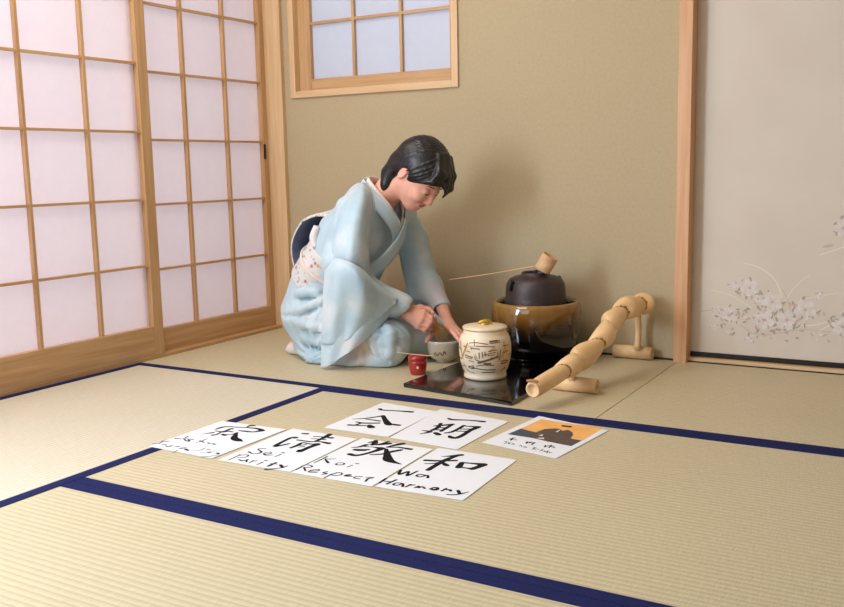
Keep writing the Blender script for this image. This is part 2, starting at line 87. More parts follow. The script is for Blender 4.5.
def tatami(name, along_x, ca=srgb(200, 185, 152), cb=srgb(216, 203, 172)):
    m = bpy.data.materials.new(name); m.use_nodes = True; nt = m.node_tree; n = nt.nodes; L = nt.links; p = n['Principled BSDF']
    p.inputs['Roughness'].default_value = .5; p.inputs['Specular IOR Level'].default_value = .5
    tc = n.new('ShaderNodeTexCoord')
    mp = n.new('ShaderNodeMapping'); mp.inputs['Rotation'].default_value = (0, 0, PI / 2 if along_x else 0); L.new(tc.outputs['Object'], mp.inputs[0])
    # ridges across local X after rotation
    wv = n.new('ShaderNodeTexWave'); wv.wave_type = 'BANDS'; wv.bands_direction = 'X'; wv.inputs['Scale'].default_value = 1 / .0165 * .314159 * 1.0
    wv.inputs['Distortion'].default_value = .25; wv.inputs['Detail'].default_value = 1; wv.inputs['Detail Scale'].default_value = 3; L.new(mp.outputs[0], wv.inputs[0])
    def noise(sc, st, det=3):
        q = n.new('ShaderNodeMapping'); q.inputs['Scale'].default_value = st; L.new(mp.outputs[0], q.inputs[0])
        t = n.new('ShaderNodeTexNoise'); t.inputs['Scale'].default_value = sc; t.inputs['Detail'].default_value = det; L.new(q.outputs[0], t.inputs['Vector']); return t
    big = noise(1.3, (1, 1, 1)); rush = noise(60, (.6, 8, 1), 2); fine = noise(150, (1, 1, 1), 2)
    r1 = n.new('ShaderNodeValToRGB'); L.new(rush.outputs['Fac'], r1.inputs[0])
    r1.color_ramp.elements[0].position = .3; r1.color_ramp.elements[0].color = ca; r1.color_ramp.elements[1].position = .7; r1.color_ramp.elements[1].color = cb
    mx = n.new('ShaderNodeMix'); mx.data_type = 'RGBA'; mx.blend_type = 'MULTIPLY'; mx.inputs['Factor'].default_value = 1
    r2 = n.new('ShaderNodeValToRGB'); L.new(big.outputs['Fac'], r2.inputs[0]); r2.color_ramp.elements[0].position = .3; r2.color_ramp.elements[0].color = (.93, .92, .88, 1); r2.color_ramp.elements[1].color = (1, 1, 1, 1)
    L.new(r1.outputs[0], mx.inputs['A']); L.new(r2.outputs[0], mx.inputs['B'])
    mx2 = n.new('ShaderNodeMix'); mx2.data_type = 'RGBA'; mx2.blend_type = 'MULTIPLY'; mx2.inputs['Factor'].default_value = 1
    r3 = n.new('ShaderNodeValToRGB'); L.new(wv.outputs['Fac'], r3.inputs[0]); r3.color_ramp.elements[0].position = 0; r3.color_ramp.elements[0].color = (.86, .83, .78, 1); r3.color_ramp.elements[1].position = .45; r3.color_ramp.elements[1].color = (1, 1, 1, 1)
    L.new(mx.outputs['Result'], mx2.inputs['A']); L.new(r3.outputs[0], mx2.inputs['B']); L.new(mx2.outputs['Result'], p.inputs['Base Color'])
    ad = n.new('ShaderNodeMath'); ad.operation = 'MULTIPLY_ADD'; L.new(rush.outputs['Fac'], ad.inputs[0]); ad.inputs[1].default_value = .35; L.new(wv.outputs['Fac'], ad.inputs[2])
    b = n.new('ShaderNodeBump'); b.inputs['Strength'].default_value = .45; b.inputs['Distance'].default_value = .0012; L.new(ad.outputs[0], b.inputs['Height']); L.new(b.outputs[0], p.inputs['Normal'])
    return m
M['tatx'] = tatami('rush_weave_lengthwise', True); M['taty'] = tatami('rush_weave_crosswise_painted_sheen', False, srgb(210, 200, 178), srgb(226, 217, 198))  # taty is paler: the screens' reflected sheen is put into its colour

# ------------------------------------------------------------ helpers
def tag(o, label=None, cat=None, group=None, kind=None):
    if label: o['label'] = label
    if cat: o['category'] = cat
    if group: o['group'] = group
    if kind: o['kind'] = kind
    return o
def empty(name, loc, label, cat, group=None, rz=0):
    o = bpy.data.objects.new(name, None); COL.objects.link(o); o.location = loc; o.rotation_euler = (0, 0, rz); o.empty_display_size = .05
    return tag(o, label, cat, group)
def link(name, me, m, parent=None, smooth=False):
    """parent given: the mesh is in world coordinates and kept there"""
    o = bpy.data.objects.new(name, me); COL.objects.link(o)
    for q in (m if isinstance(m, (list, tuple)) else [m]): me.materials.append(q)
    if smooth: me.polygons.foreach_set('use_smooth', [True] * len(me.polygons))
    if parent is not None:
        o.parent = parent; chain = []; q = parent
        while q is not None: chain.insert(0, q); q = q.parent
        pm = Matrix.Identity(4)
        for q in chain: pm = pm @ q.matrix_parent_inverse @ q.matrix_basis if q.parent else pm @ q.matrix_basis
        o.matrix_parent_inverse = pm.inverted()
    return o
def bmlink(name, bm, m, parent=None, smooth=False, fix=True):
    if fix: bmesh.ops.recalc_face_normals(bm, faces=bm.faces)
    me = bpy.data.meshes.new(name); bm.to_mesh(me); bm.free(); return link(name, me, m, parent, smooth)
def box(bm, x0, x1, y0, y1, z0, z1, bev=0, mi=0):
    v = [bm.verts.new((x, y, z)) for x in (x0, x1) for y in (y0, y1) for z in (z0, z1)]
    fs = [bm.faces.new([v[i] for i in f]) for f in ((0, 1, 3, 2), (4, 6, 7, 5), (0, 4, 5, 1), (2, 3, 7, 6), (0, 2, 6, 4), (1, 5, 7, 3))]
    for f in fs: f.material_index = mi
    if bev:
        es = list({e for f in fs for e in f.edges}); bmesh.ops.bevel(bm, geom=es, offset=bev, segments=2, profile=.7, affect='EDGES')
    return bm
def boxobj(name, b, m, parent=None, bev=.002, kind=None):
    bm = bmesh.new(); box(bm, *b, bev=bev); o = bmlink(name, bm, m, parent)
    if kind: o['kind'] = kind
    return o
def lathe(bm, prof, c, n=64, mi=None, wob=0, seed=0):
    """prof: list of (r,z); c centre; closed at both ends"""
    rings = []
    for j, (r, z) in enumerate(prof):
        if r <= 1e-5: rings.append([bm.verts.new((c[0], c[1], c[2] + z))])
        else:
            ring = []
            for i in range(n):
                a = 2 * PI * i / n
                k = 1 + wob * (math.sin(2 * a + seed + z * 20) * .6 + math.sin(3 * a + seed * 2 - z * 33) * .4)
                ring.append(bm.verts.new((c[0] + r * k * math.cos(a), c[1] + r * k * math.sin(a), c[2] + z)))
            rings.append(ring)
    for j in range(len(rings) - 1):
        A, B = rings[j], rings[j + 1]
        for i in range(n):
            i2 = (i + 1) % n
            if len(A) == 1 and len(B) == 1: continue
            if len(A) == 1: f = bm.faces.new((A[0], B[i2], B[i]))
            elif len(B) == 1: f = bm.faces.new((A[i], A[i2], B[0]))
            else: f = bm.faces.new((A[i], A[i2], B[i2], B[i]))
            if mi is not None: f.material_index = mi(j)
    return bm
def catmull(P, sub=6):
    P = [np.array(p, float) for p in P]
    if len(P) < 3 or sub <= 1: return P if len(P) > 1 else P
    Q = [2 * P[0] - P[1]] + P + [2 * P[-1] - P[-2]]; out = []
    for i in range(1, len(Q) - 2):
        for s in range(sub):
            t = s / sub; a, b, c_, d = Q[i - 1:i + 3]
            out.append(.5 * ((2 * b) + (c_ - a) * t + (2 * a - 5 * b + 4 * c_ - d) * t * t + (3 * b - a - 3 * c_ + d) * t ** 3))
    out.append(P[-1]); return out
def tube(bm, pts, n=16, sub=6, flat=1.0, up=(0, 0, 1), caps=True):
    """pts (x,y,z,r[,r2]); elliptic sweep: r along side, r*flat along normal"""
    P = catmull(pts, sub); prev = None; rings = []
    for i, p in enumerate(P):
        d = Vector(P[min(i + 1, len(P) - 1)][:3]) - Vector(P[max(i - 1, 0)][:3]); d.normalize()
        u = Vector(up) if prev is None else prev
        s = d.cross(u)
        if s.length < 1e-4: s = d.cross(Vector((1, 0, 0)))
        s.normalize(); nn = s.cross(d).normalized(); prev = nn
        r = max(p[3], 1e-4); c = Vector(p[:3])
        rings.append([bm.verts.new(c + s * (r * math.cos(2 * PI * k / n)) + nn * (r * flat * math.sin(2 * PI * k / n))) for k in range(n)])
    for A, B in zip(rings, rings[1:]):
        for k in range(n): bm.faces.new((A[k], A[(k + 1) % n], B[(k + 1) % n], B[k]))
    if caps: bm.faces.new(rings[0][::-1]); bm.faces.new(rings[-1])
    return bm
def strokes(bm, S, z, dz=.00003, place=None, mi=0):
    """brush strokes: flat ribbons with round ends, points (x,y,width); place maps (u,v,lift)->xyz"""
    place = place or (lambda u, v, k: (u, v, z + k))
    for si, st in enumerate(S):
        if len(st) == 1: st = [st[0], [st[0][0] + .0003, st[0][1], st[0][2]]]
        P = catmull(st, 6) if len(st) > 2 else [np.array(q, float) for q in st]
        L, R = [], []
        d0 = P[1][:2] - P[0][:2]; d1 = P[-1][:2] - P[-2][:2]
        d0 = d0 / (np.linalg.norm(d0) + 1e-9); d1 = d1 / (np.linalg.norm(d1) + 1e-9)
        def nrm(d): return np.array([-d[1], d[0]])
        for i, p in enumerate(P):
            d = P[min(i + 1, len(P) - 1)][:2] - P[max(i - 1, 0)][:2]; d = d / (np.linalg.norm(d) + 1e-9); h = max(p[2], .0004) / 2
            L.append(p[:2] + nrm(d) * h); R.append(p[:2] - nrm(d) * h)
        def cap(p, d, h): return [p + (nrm(d) * math.cos(t) + d * math.sin(t)) * h for t in np.linspace(0, PI, 7)[1:-1]]
        k = dz * si
        vL = [bm.verts.new(place(q[0], q[1], k)) for q in L]; vR = [bm.verts.new(place(q[0], q[1], k)) for q in R]
        for i in range(len(P) - 1):
            f = bm.faces.new((vL[i], vR[i], vR[i + 1], vL[i + 1])); f.material_index = mi
        e = [bm.verts.new(place(q[0], q[1], k)) for q in cap(P[-1][:2], d1, max(P[-1][2], .0004) / 2)]
        f = bm.faces.new([vL[-1]] + e + [vR[-1]]); f.material_index = mi
        e = [bm.verts.new(place(q[0], q[1], k)) for q in cap(P[0][:2], -d0, max(P[0][2], .0004) / 2)]
        f = bm.faces.new([vR[0]] + e + [vL[0]]); f.material_index = mi
    return bm

# ------------------------------------------------------------ room shell
def struct(name, b, m, bev=0): return boxobj(name, b, m, None, bev, 'structure')
Y1, Y2, X2, X1 = -.898, -1.906, 1.789, .898
struct('floor', (-.3, 3.9, -4.2, .3, -.12, -.055), M['woodx'])
H = 2.35
# back wall with the window opening
wx0, wx1, wz0, wz1 = .092, .914, 1.012, 1.62
bm = bmesh.new()
for b in ((.03, wx0 + .012, .0, .09, -.055, H), (wx1 - .012, 1.78, .0, .09, -.055, H), (wx0 + .012, wx1 - .012, .0, .09, -.055, wz0 + .012), (wx0 + .012, wx1 - .012, .0, .09, wz1 - .012, H)): box(bm, *b)
bmlink('wall_back', bm, M['wall'])['kind'] = 'structure'
bm = bmesh.new(); box(bm, -.15, -.07, -.04, .09, -.055, H)
for b in ((-.15, .0, -3.7, -.04, 1.86, H), (-.15, 0, -3.8, -3.6, -.055, H)): box(bm, *b)
bmlink('wall_left', bm, M['wall'])['kind'] = 'structure'
struct('ceiling', (-.15, 3.9, -4.2, .13, H, H + .05), M['ceil'])
struct('trim_1', (-.06, .055, -.022, .09, -.055, H), M['palez'], .003)          # corner post
struct('trim_2', (1.776, 1.822, -.03, .09, -.05, H), M['post'], .003)           # post by the fusuma
bm = bmesh.new(); box(bm, -.075, -.001, -3.6, -.022, -.055, .012, .002); bmlink('trim_3', bm, M['woody'])['kind'] = 'structure'     # shoji sill
bm = bmesh.new(); box(bm, -.075, -.001, -3.6, -.022, 1.80, 1.86, .002); bmlink('trim_4', bm, M['woody'])['kind'] = 'structure'
bm = bmesh.new(); box(bm, 1.822, 3.8, .001, .09, -.055, .014, .001); bmlink('trim_5', bm, M['palex'])['kind'] = 'structure'     # threshold
struct('trim_6', (.055, 1.776, -.002, .004, -.05, .006), M['dark'], 0)
struct('trim_7', (1.818, 3.8, -.003, .001, -.05, .003), M['dark'], 0)
# fusuma door
fd = empty('door_3', (2.6, .05, .01), None, None); fd['kind'] = 'structure'
boxobj('fusuma_panel', (1.80, 3.0, .031, .05, .0323, 1.82), M['fusuma'], fd, 0)
boxobj('bottom_rail', (1.80, 3.0, .028, .054, .0155, .0325), M['dark'], fd, .001)
struct('wall_fusuma', (1.8, 3.8, .02, .09, 1.82, H), M['wall'])
struct('trim_8', (1.8, 3.8, .064, .09, -.05, 1.82), M['woodx'])
# painted flowers on the fusuma
M['petal'] = mat('petal_white', srgb(226, 216, 210), .8, var=srgb(214, 200, 192), vscale=60); M['leafg'] = mat('painted_leaf', srgb(176, 162, 150), .8); M['stalk'] = mat('painted_stalk', srgb(230, 220, 198), .8); M['heart'] = mat('painted_heart', srgb(204, 172, 160), .8); M['tint'] = mat('painted_tint', srgb(203, 176, 162), .8)
bm = bmesh.new(); rr = random.Random(3)
fp = lambda u, v, k: (u, .0309 - k, v)
for i, A in enumerate(ARCS):
    strokes(bm, [[[a, b, .0022 if i % 3 else .0035] for a, b in A]], 0, place=fp, mi=2 if i not in (4, 7, 8) else 4)
def blob(cx, cz, r1, r2, ang, k, mi):
    vs = []
    for t in range(10):
        a = 2 * PI * t / 10; rr1 = r1 * (1 - .35 * max(0, -math.cos(a)))
        x, z = rr1 * math.cos(a), r2 * math.sin(a) * (.75 + .25 * math.cos(a))
        vs.append(bm.verts.new(fp(cx + x * math.cos(ang) - z * math.sin(ang), cz + x * math.sin(ang) + z * math.cos(ang), k)))
    f = bm.faces.new(vs); f.material_index = mi
k = .00004
for x, z, r in FLOW:
    for i in range(11 if r > .02 else 4):
        a = rr.uniform(0, 2 * PI); d = r * rr.uniform(.9, 1.8); k += .000004
        blob(x + d * math.cos(a), z + d * .8 * math.sin(a), r * rr.uniform(.3, .5), r * rr.uniform(.12, .22), rr.uniform(0, PI), k, rr.choice([1, 1, 1, 4]))
for x, z, r in FLOW:
    a0 = rr.uniform(0, 1)
    for i in range(5):
        a = a0 + i * 2 * PI / 5; k += .000004; blob(x + r * .6 * math.cos(a), z + r * .6 * math.sin(a), r * .62, r * .56, a, k, 0)
    k += .000004; blob(x, z, r * .2, r * .2, 0, k, 3)
    for i in range(5): a = a0 + i * 1.25; blob(x + r * .32 * math.cos(a), z + r * .32 * math.sin(a), r * .09, r * .05, a, k + .00002, 3)
for i in range(60):
    k += .000004; blob(rr.uniform(1.92, 2.33), rr.uniform(.09, .2), rr.uniform(.006, .012), rr.uniform(.003, .005), rr.uniform(0, PI), k, rr.choice([0, 1, 4]))
blob(2.26, .42, .02, .006, .2, k, 4)
bmlink('painted_flowers', bm, [M['petal'], M['leafg'], M['stalk'], M['heart'], M['tint']], fd, fix=False)

# shoji doors
def shoji(name, y0, y1, xf, verts, stiles, zrow, handle=False):
    """lattice of strips in front of a paper sheet; room side is +x"""
    r = empty(name, (xf - .015, (y0 + y1) / 2, .012), None, None); r['kind'] = 'structure'
    bm = bmesh.new()
    box(bm, xf - .03, xf, y0, y0 + stiles[0], .012, 1.80, .002); box(bm, xf - .03, xf, y1 - stiles[1], y1, .012, 1.80, .002)
    bmlink('stile', bm, M['woodz'], r)
    boxobj('bottom_board', (xf - .028, xf - .002, y0 + stiles[0] + .0003, y1 - stiles[1] - .0003, .012, zrow[0]), M['woody'], r, .002)
    boxobj('top_rail', (xf - .028, xf - .002, y0 + stiles[0] + .0003, y1 - stiles[1] - .0003, 1.76, 1.80), M['woody'], r, .002)
    bm = bmesh.new()
    for y in verts: box(bm, xf - .024, xf - .006, y - .0055, y + .0055, zrow[0], 1.76)
    bmlink('upright_bars', bm, M['woodz'], r)
    bm = bmesh.new()
    for z in zrow[1:]: box(bm, xf - .0235, xf - .0075, y0 + stiles[0], y1 - stiles[1], z - .0045, z + .0045)
    bmlink('cross_bars', bm, M['woody'], r)
    bm = bmesh.new(); box(bm, xf - .0252, xf - .0245, y0 + stiles[0] * .5, y1 - stiles[1] * .5, zrow[0] - .01, 1.77); bmlink('paper', bm, M['shoji'], r)
    if handle: boxobj('handle', (xf - .004, xf + .0015, y1 - .03, y1 - .018, .755, .82), M['dark'], r, .001)
    return r
rows_l = [.125, .357, .605, .855, 1.104, 1.352, 1.60]
rows_r = [.102, .333, .583, .829, 1.083, 1.335, 1.585]
shoji('door_1', -1.80, -.737, 0, (-1.517, -1.277, -1.021), (.04, .047), rows_l)
shoji('door_2', -.80, -.0225, -.033, (-.509, -.270), (.04, .030), rows_r, True)
shoji('door_4', -2.80, -1.75, -.033, (-2.55, -2.3, -2.0), (.04, .047), rows_r)
# window
wn = empty('window_1', ((wx0 + wx1) / 2, .04, wz0), None, None); wn['kind'] = 'structure'
bm = bmesh.new(); 
box(bm, wx0, wx0 + .028, -.010, .085, wz0, wz1, .002); box(bm, wx1 - .028, wx1, -.010, .085, wz0, wz1, .002)
bmlink('window_frame', bm, M['palez'], wn)
bm = bmesh.new(); box(bm, wx0 + .0283, wx1 - .0283, -.010, .085, wz0, wz0 + .028, .002); box(bm, wx0 + .0283, wx1 - .0283, -.010, .085, wz1 - .028, wz1, .002)
bmlink('window_sill', bm, M['palex'], wn)
bm = bmesh.new(); box(bm, wx0 + .0285, wx0 + .092, .022, .045, wz0 + .0285, wz1 - .0285, .002); box(bm, wx1 - .05, wx1 - .0285, .022, .045, wz0 + .0285, wz1 - .0285, .002)
bmlink('sash_stile', bm, M['woodz'], wn)
bm = bmesh.new(); box(bm, wx0 + .0923, wx1 - .0503, .023, .044, wz0 + .0285, wz0 + .078, .002); box(bm, wx0 + .0923, wx1 - .0503, .023, .044, wz1 - .07, wz1 - .0285, .002)
for z in (1.322,): box(bm, wx0 + .0923, wx1 - .0503, .027, .041, z - .006, z + .006)
bmlink('sash_rail', bm, M['woodx'], wn)
bm = bmesh.new()
for x in (.404, .636): box(bm, x - .006, x + .006, .026, .0415, wz0 + .0783, wz1 - .0703)
bmlink('sash_bar', bm, M['woodz'], wn)
bm = bmesh.new(); box(bm, wx0 + .07, wx1 - .04, .0425, .0432, wz0 + .06, wz1 - .05); bmlink('window_paper', bm, M['winpaper'], wn)

# ------------------------------------------------------------ tatami mats
def mat_thing(label, x0, x1, y0, y1, m, borders):
    """borders: 'l','r' (x sides) or 'f','b' (y sides), cloth strips on the long edges"""
    g = .0012; r = empty('tatami_mat', ((x0 + x1) / 2, (y0 + y1) / 2, -.052), label, 'tatami mat', 'tatami mats of the floor')
    boxobj('rush_surface', (x0 + g, x1 - g, y0 + g, y1 - g, -.052, 0), m, r, .003)
    B = .035
    for b in borders:
        q = {'l': (x0 + g, x0 + B, y0 + g, y1 - g), 'r': (x1 - B, x1 - g, y0 + g, y1 - g), 'f': (x0 + g, x1 - g, y0 + g, y0 + B), 'b': (x0 + g, x1 - g, y1 - B, y1 - g)}[b]
        boxobj('cloth_border', q + (-.001, .0009), M['navy'], r, .0006)
mat_thing('tatami mat the kneeling woman and tea utensils rest on, along the back wall', 0, X2, Y1, -.004, M['tatx'], 'f')
mat_thing('tatami mat in front of the flower painted sliding door', X2, X2 + 1.79, Y1, -.004, M['tatx'], 'f')
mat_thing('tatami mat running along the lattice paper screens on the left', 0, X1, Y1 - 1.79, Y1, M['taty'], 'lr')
mat_thing('tatami mat the six black and white calligraphy sheets mostly lie on', X1, X1 + 1.79, Y2, Y1, M['tatx'], 'fb')
mat_thing('nearest tatami mat, empty, in front of the calligraphy mat', X1, X1 + 1.79, Y2 - .9, Y2, M['tatx'], 'b')
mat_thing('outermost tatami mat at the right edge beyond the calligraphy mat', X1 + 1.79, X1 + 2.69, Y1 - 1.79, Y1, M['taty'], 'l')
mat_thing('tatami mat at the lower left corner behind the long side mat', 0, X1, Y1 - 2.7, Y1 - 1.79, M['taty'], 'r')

# ------------------------------------------------------------ calligraphy sheets
M['sheet'] = mat('white_paper', srgb(232, 232, 236), .7, bump=.15, bscale=25); M['ink'] = mat('black_ink', srgb(20, 18, 22), .8, spec=.15)
LB = {'jaku': 'leftmost calligraphy sheet in the front row, overlapping the mat border, one character and small script',
      'sei': 'second calligraphy sheet from left in the front row, reading Sei Purity',
      'kei': 'third calligraphy sheet from left in the front row, word Respect below the character',
      'wa': 'rightmost calligraphy sheet of the front row, reading Wa Harmony',
      'ichie': 'left sheet of the back row, two characters without small script, above Respect sheet',
      'ichigo': 'middle sheet of the back row, two characters, between the other sheet and picture card'}
def sheet(key, z0, label, cat):
    c = PAPERS[key]; cx = sum(p[0] for p in c) / 4; cy = sum(p[1] for p in c) / 4
    r = empty('picture_card' if key == 'card' else 'calligraphy_sheet', (cx, cy, z0), label, cat, None if key == 'card' else 'calligraphy sheets on the tatami')
    bm = bmesh.new(); N = 10; T = .0006
    def pt(i, j, t):
        u, v = i / N, j / N; e = [(c[0][q] * (1 - u) + c[1][q] * u) * (1 - v) + (c[3][q] * (1 - u) + c[2][q] * u) * v for q in (0, 1)]
        return bm.verts.new((e[0], e[1], z0 + t))
    top = [[pt(i, j, T) for j in range(N + 1)] for i in range(N + 1)]; bot = [[pt(i, j, 0) for j in range(N + 1)] for i in range(N + 1)]
    for i in range(N):
        for j in range(N):
            bm.faces.new((top[i][j], top[i + 1][j], top[i + 1][j + 1], top[i][j + 1])); bm.faces.new((bot[i][j], bot[i][j + 1], bot[i + 1][j + 1], bot[i + 1][j]))
        for A, B in ((0, 0), (N, N)):
            bm.faces.new((top[i][A], top[i + 1][A], bot[i + 1][A], bot[i][A])); bm.faces.new((top[A][i], top[A][i + 1], bot[A][i + 1], bot[A][i]))
    bmlink('paper', bm, M['sheet'], r)
    zz = z0 + T + .0001
    if key == 'card':
        M['orange'] = mat('print_orange', srgb(240, 172, 92), .6, var=srgb(244, 184, 108), vscale=20); M['slate'] = mat('print_slate', srgb(62, 70, 88), .6)
        M['brown'] = mat('print_brown', srgb(92, 76, 66), .6, var=srgb(78, 64, 58), vscale=120)
        bm = bmesh.new()
        for i, (k, mi) in enumerate((('orange', 0), ('sea', 1), ('robe', 2), ('cap', 3), ('white1', 4), ('white2', 4), ('white3', 4))):
            f = bm.faces.new([bm.verts.new((x, y, zz + i * .00006)) for x, y in ART[k]]); f.material_index = mi
            if f.calc_center_median() and f.normal.z < 0: pass
        bmesh.ops.triangulate(bm, faces=[f for f in bm.faces if len(f.verts) > 4])
        bmlink('printed_picture', bm, [M['orange'], M['slate'], M['brown'], M['ink'], M['sheet']], r, fix=False)
    bm = bmesh.new(); strokes(bm, INK[key], zz + .0005 * 0, dz=.00001)
    bmlink('ink_writing', bm, M['ink'], r, fix=False)
for k in LB: sheet(k, .0011 if k != 'jaku' else .0013, LB[k], 'paper sheet')
sheet('card', .0011, 'white card with an orange picture and small black writing, right of the sheets', 'picture card')
# ------------------------------------------------------------ tea utensils
M['lacq'] = mat('black_lacquer', srgb(12, 10, 11), .12, coat=.6)
M['bamboo'] = mat('pale_bamboo', srgb(238, 202, 154), .42, var=srgb(228, 188, 138), vscale=7, vstretch=(1, 1, 1), bump=.15, bscale=90, spec=.4)
M['bend'] = mat('cut_bamboo', srgb(240, 200, 156), .6); M['bdark'] = mat('bamboo_node', srgb(168, 112, 66), .6)
BX0, BX1, BY0, BY1, BT = 1.105, 1.520, -.815, -.015, .014
bd = empty('lacquer_board', (1.31, -.41, 0), 'long glossy black lacquer board under the jar and brazier', 'board', rz=0)
bm = bmesh.new()
v = [(1.106, -.775), (1.521, -.842), (1.512, -.03), (1.125, -.03)]
lo = [bm.verts.new((x, y, .0005)) for x, y in v]; hi = [bm.verts.new((x, y, BT)) for x, y in v]
bm.faces.new(lo[::-1]); bm.faces.new(hi)
for i in range(4): bm.faces.new((lo[i], lo[(i + 1) % 4], hi[(i + 1) % 4], hi[i]))
bmesh.ops.bevel(bm, geom=list(bm.edges), offset=.0018, segments=2, affect='EDGES')
bmlink('board', bm, M['lacq'], bd)

# brazier
def ramp_z(name, stops, z0, z1, rough, coat, wob=.12, sp=.5):
    m = mat(name, (1, 1, 1, 1), rough, coat=coat, spec=sp); nt = m.node_tree; n = nt.nodes; L = nt.links
    tc = n.new('ShaderNodeTexCoord'); sx = n.new('ShaderNodeSeparateXYZ'); L.new(tc.outputs['Object'], sx.inputs[0])
    mr = n.new('ShaderNodeMapRange'); mr.inputs['From Min'].default_value = z0; mr.inputs['From Max'].default_value = z1; L.new(sx.outputs['Z'], mr.inputs['Value'])
    mp = n.new('ShaderNodeMapping'); mp.inputs['Scale'].default_value = (24, 24, 3); L.new(tc.outputs['Object'], mp.inputs[0])
    t = n.new('ShaderNodeTexNoise'); t.inputs['Scale'].default_value = 1.4; L.new(mp.outputs[0], t.inputs['Vector'])
    a = n.new('ShaderNodeMath'); a.operation = 'MULTIPLY_ADD'; L.new(t.outputs['Fac'], a.inputs[0]); a.inputs[1].default_value = wob * 2
    s = n.new('ShaderNodeMath'); s.operation = 'SUBTRACT'; L.new(mr.outputs[0], s.inputs[0]); s.inputs[1].default_value = wob; L.new(s.outputs[0], a.inputs[2])
    r = n.new('ShaderNodeValToRGB'); L.new(a.outputs[0], r.inputs[0]); els = r.color_ramp.elements
    els[0].position, els[0].color = stops[0]; els[1].position, els[1].color = stops[-1]
    for p_, c_ in stops[1:-1]: e = els.new(p_); e.color = c_
    L.new(r.outputs[0], n['Principled BSDF'].inputs['Base Color']); return m
FX, FY = 1.325, -.205
M['glaze'] = ramp_z('amber_black_glaze', [(0, srgb(14, 11, 9)), (.42, srgb(18, 14, 10)), (.58, srgb(70, 46, 14)), (.8, srgb(126, 86, 30)), (1, srgb(150, 112, 56))], .04, .225, .09, .5)
M['ash'] = mat('brazier_inside', srgb(30, 26, 24), .8)
fr = empty('brazier', (FX, FY, BT), 'round amber and black glazed brazier holding the iron kettle', 'brazier')
bm = bmesh.new()
prof = [(0, .010), (.118, .010), (.122, .024), (.140, .034), (.154, .055), (.160, .085), (.1625, .125), (.1635, .165), (.161, .193), (.155, .2055), (.148, .208), (.141, .204), (.140, .190), (.140, .15), (.13, .09), (0, .085)]
lathe(bm, [(r, z + BT) for r, z in prof], (FX, FY, 0), 96, mi=lambda j: 0 if j < 12 else 1, wob=.006)
bmlink('fire_bowl', bm, [M['glaze'], M['ash']], fr, True)
for i in range(3):
    a = 2 * PI * i / 3 + .5; bm = bmesh.new(); lathe(bm, [(0, 0), (.02, 0), (.022, .005), (.022, .0105), (0, .0105)], (FX + .095 * math.cos(a), FY + .095 * math.sin(a), BT + .0003), 20); bmlink('leg', bm, M['lacq'], fr, True)
# iron kettle
M['iron'] = mat('cast_iron', srgb(74, 62, 62), .42, metal=.35, var=srgb(64, 53, 54), vscale=30, bump=.35, bscale=350)
kt = empty('iron_kettle', (FX - .002, FY, .19), 'dark cast iron kettle sitting in the glazed brazier', 'kettle'); KX, KY = FX - .002, FY
bm = bmesh.new()
lathe(bm, [(0, .165), (.07, .167), (.098, .18), (.1095, .2), (.1115, .222), (.1085, .232), (.1085, .236), (.1075, .262), (.104, .284), (.094, .300), (.074, .309), (.052, .311), (.050, .322), (.0475, .324), (.045, .320), (.045, .305), (0, .303)], (KX, KY, 0), 96)
bmlink('kettle_body', bm, M['iron'], kt, True)
for s in (-1, 1):
    a = math.radians(-118) if s < 0 else math.radians(62)
    bm = bmesh.new(); cx, cy = KX + .1065 * math.cos(a), KY + .1065 * math.sin(a)
    tube(bm, [(cx - .010 * math.cos(a), cy - .010 * math.sin(a), .293, .004), (cx + .004 * math.cos(a), cy + .004 * math.sin(a), .295, .0065), (cx + .007 * math.cos(a), cy + .007 * math.sin(a), .279, .0075), (cx + .001 * math.cos(a), cy + .001 * math.sin(a), .262, .002)], 12)
    bmlink('lug', bm, mat('lug_iron', srgb(30, 25, 25), .5), kt, True)
bm = bmesh.new(); lathe(bm, [(0, .3045), (.0445, .3045), (.0445, .309), (.03, .314), (.008, .316), (.006, .322), (.010, .326), (.008, .331), (0, .332)], (KX, KY, 0), 48)
bmlink('lid', bm, M['iron'], kt, True)
# ladle
M['cedar'] = mat('ladle_bamboo', srgb(226, 184, 140), .55, var=srgb(210, 164, 120), vscale=5, vstretch=(1, 1, 9))
ld = empty('bamboo_ladle', (KX + .03, KY - .02, .325), 'long handled bamboo ladle resting across the kettle mouth', 'ladle')
cpos = Vector((1.378, -.236, .360)); ax = Vector((.50, .12, .86)).normalized()
bm = bmesh.new()
q = ax.to_track_quat('Z', 'Y').to_matrix()
lathe(bm, [(0, -.030), (.0265, -.030), (.0295, -.027), (.0295, .030), (.027, .030), (.0235, -.02), (0, -.02)], (0, 0, 0), 40)
for vv in bm.verts: vv.co = q @ vv.co + cpos
bmlink('ladle_cup', bm, M['cedar'], ld, True)
bm = bmesh.new(); tube(bm, [(1.354, -.240, .350, .004), (1.28, -.248, .337, .0038), (1.18, -.262, .318, .0032), (1.012, -.285, .291, .0022)], 10, flat=.7); bmlink('handle', bm, M['bdark'] if 0 else M['cedar'], ld, True)

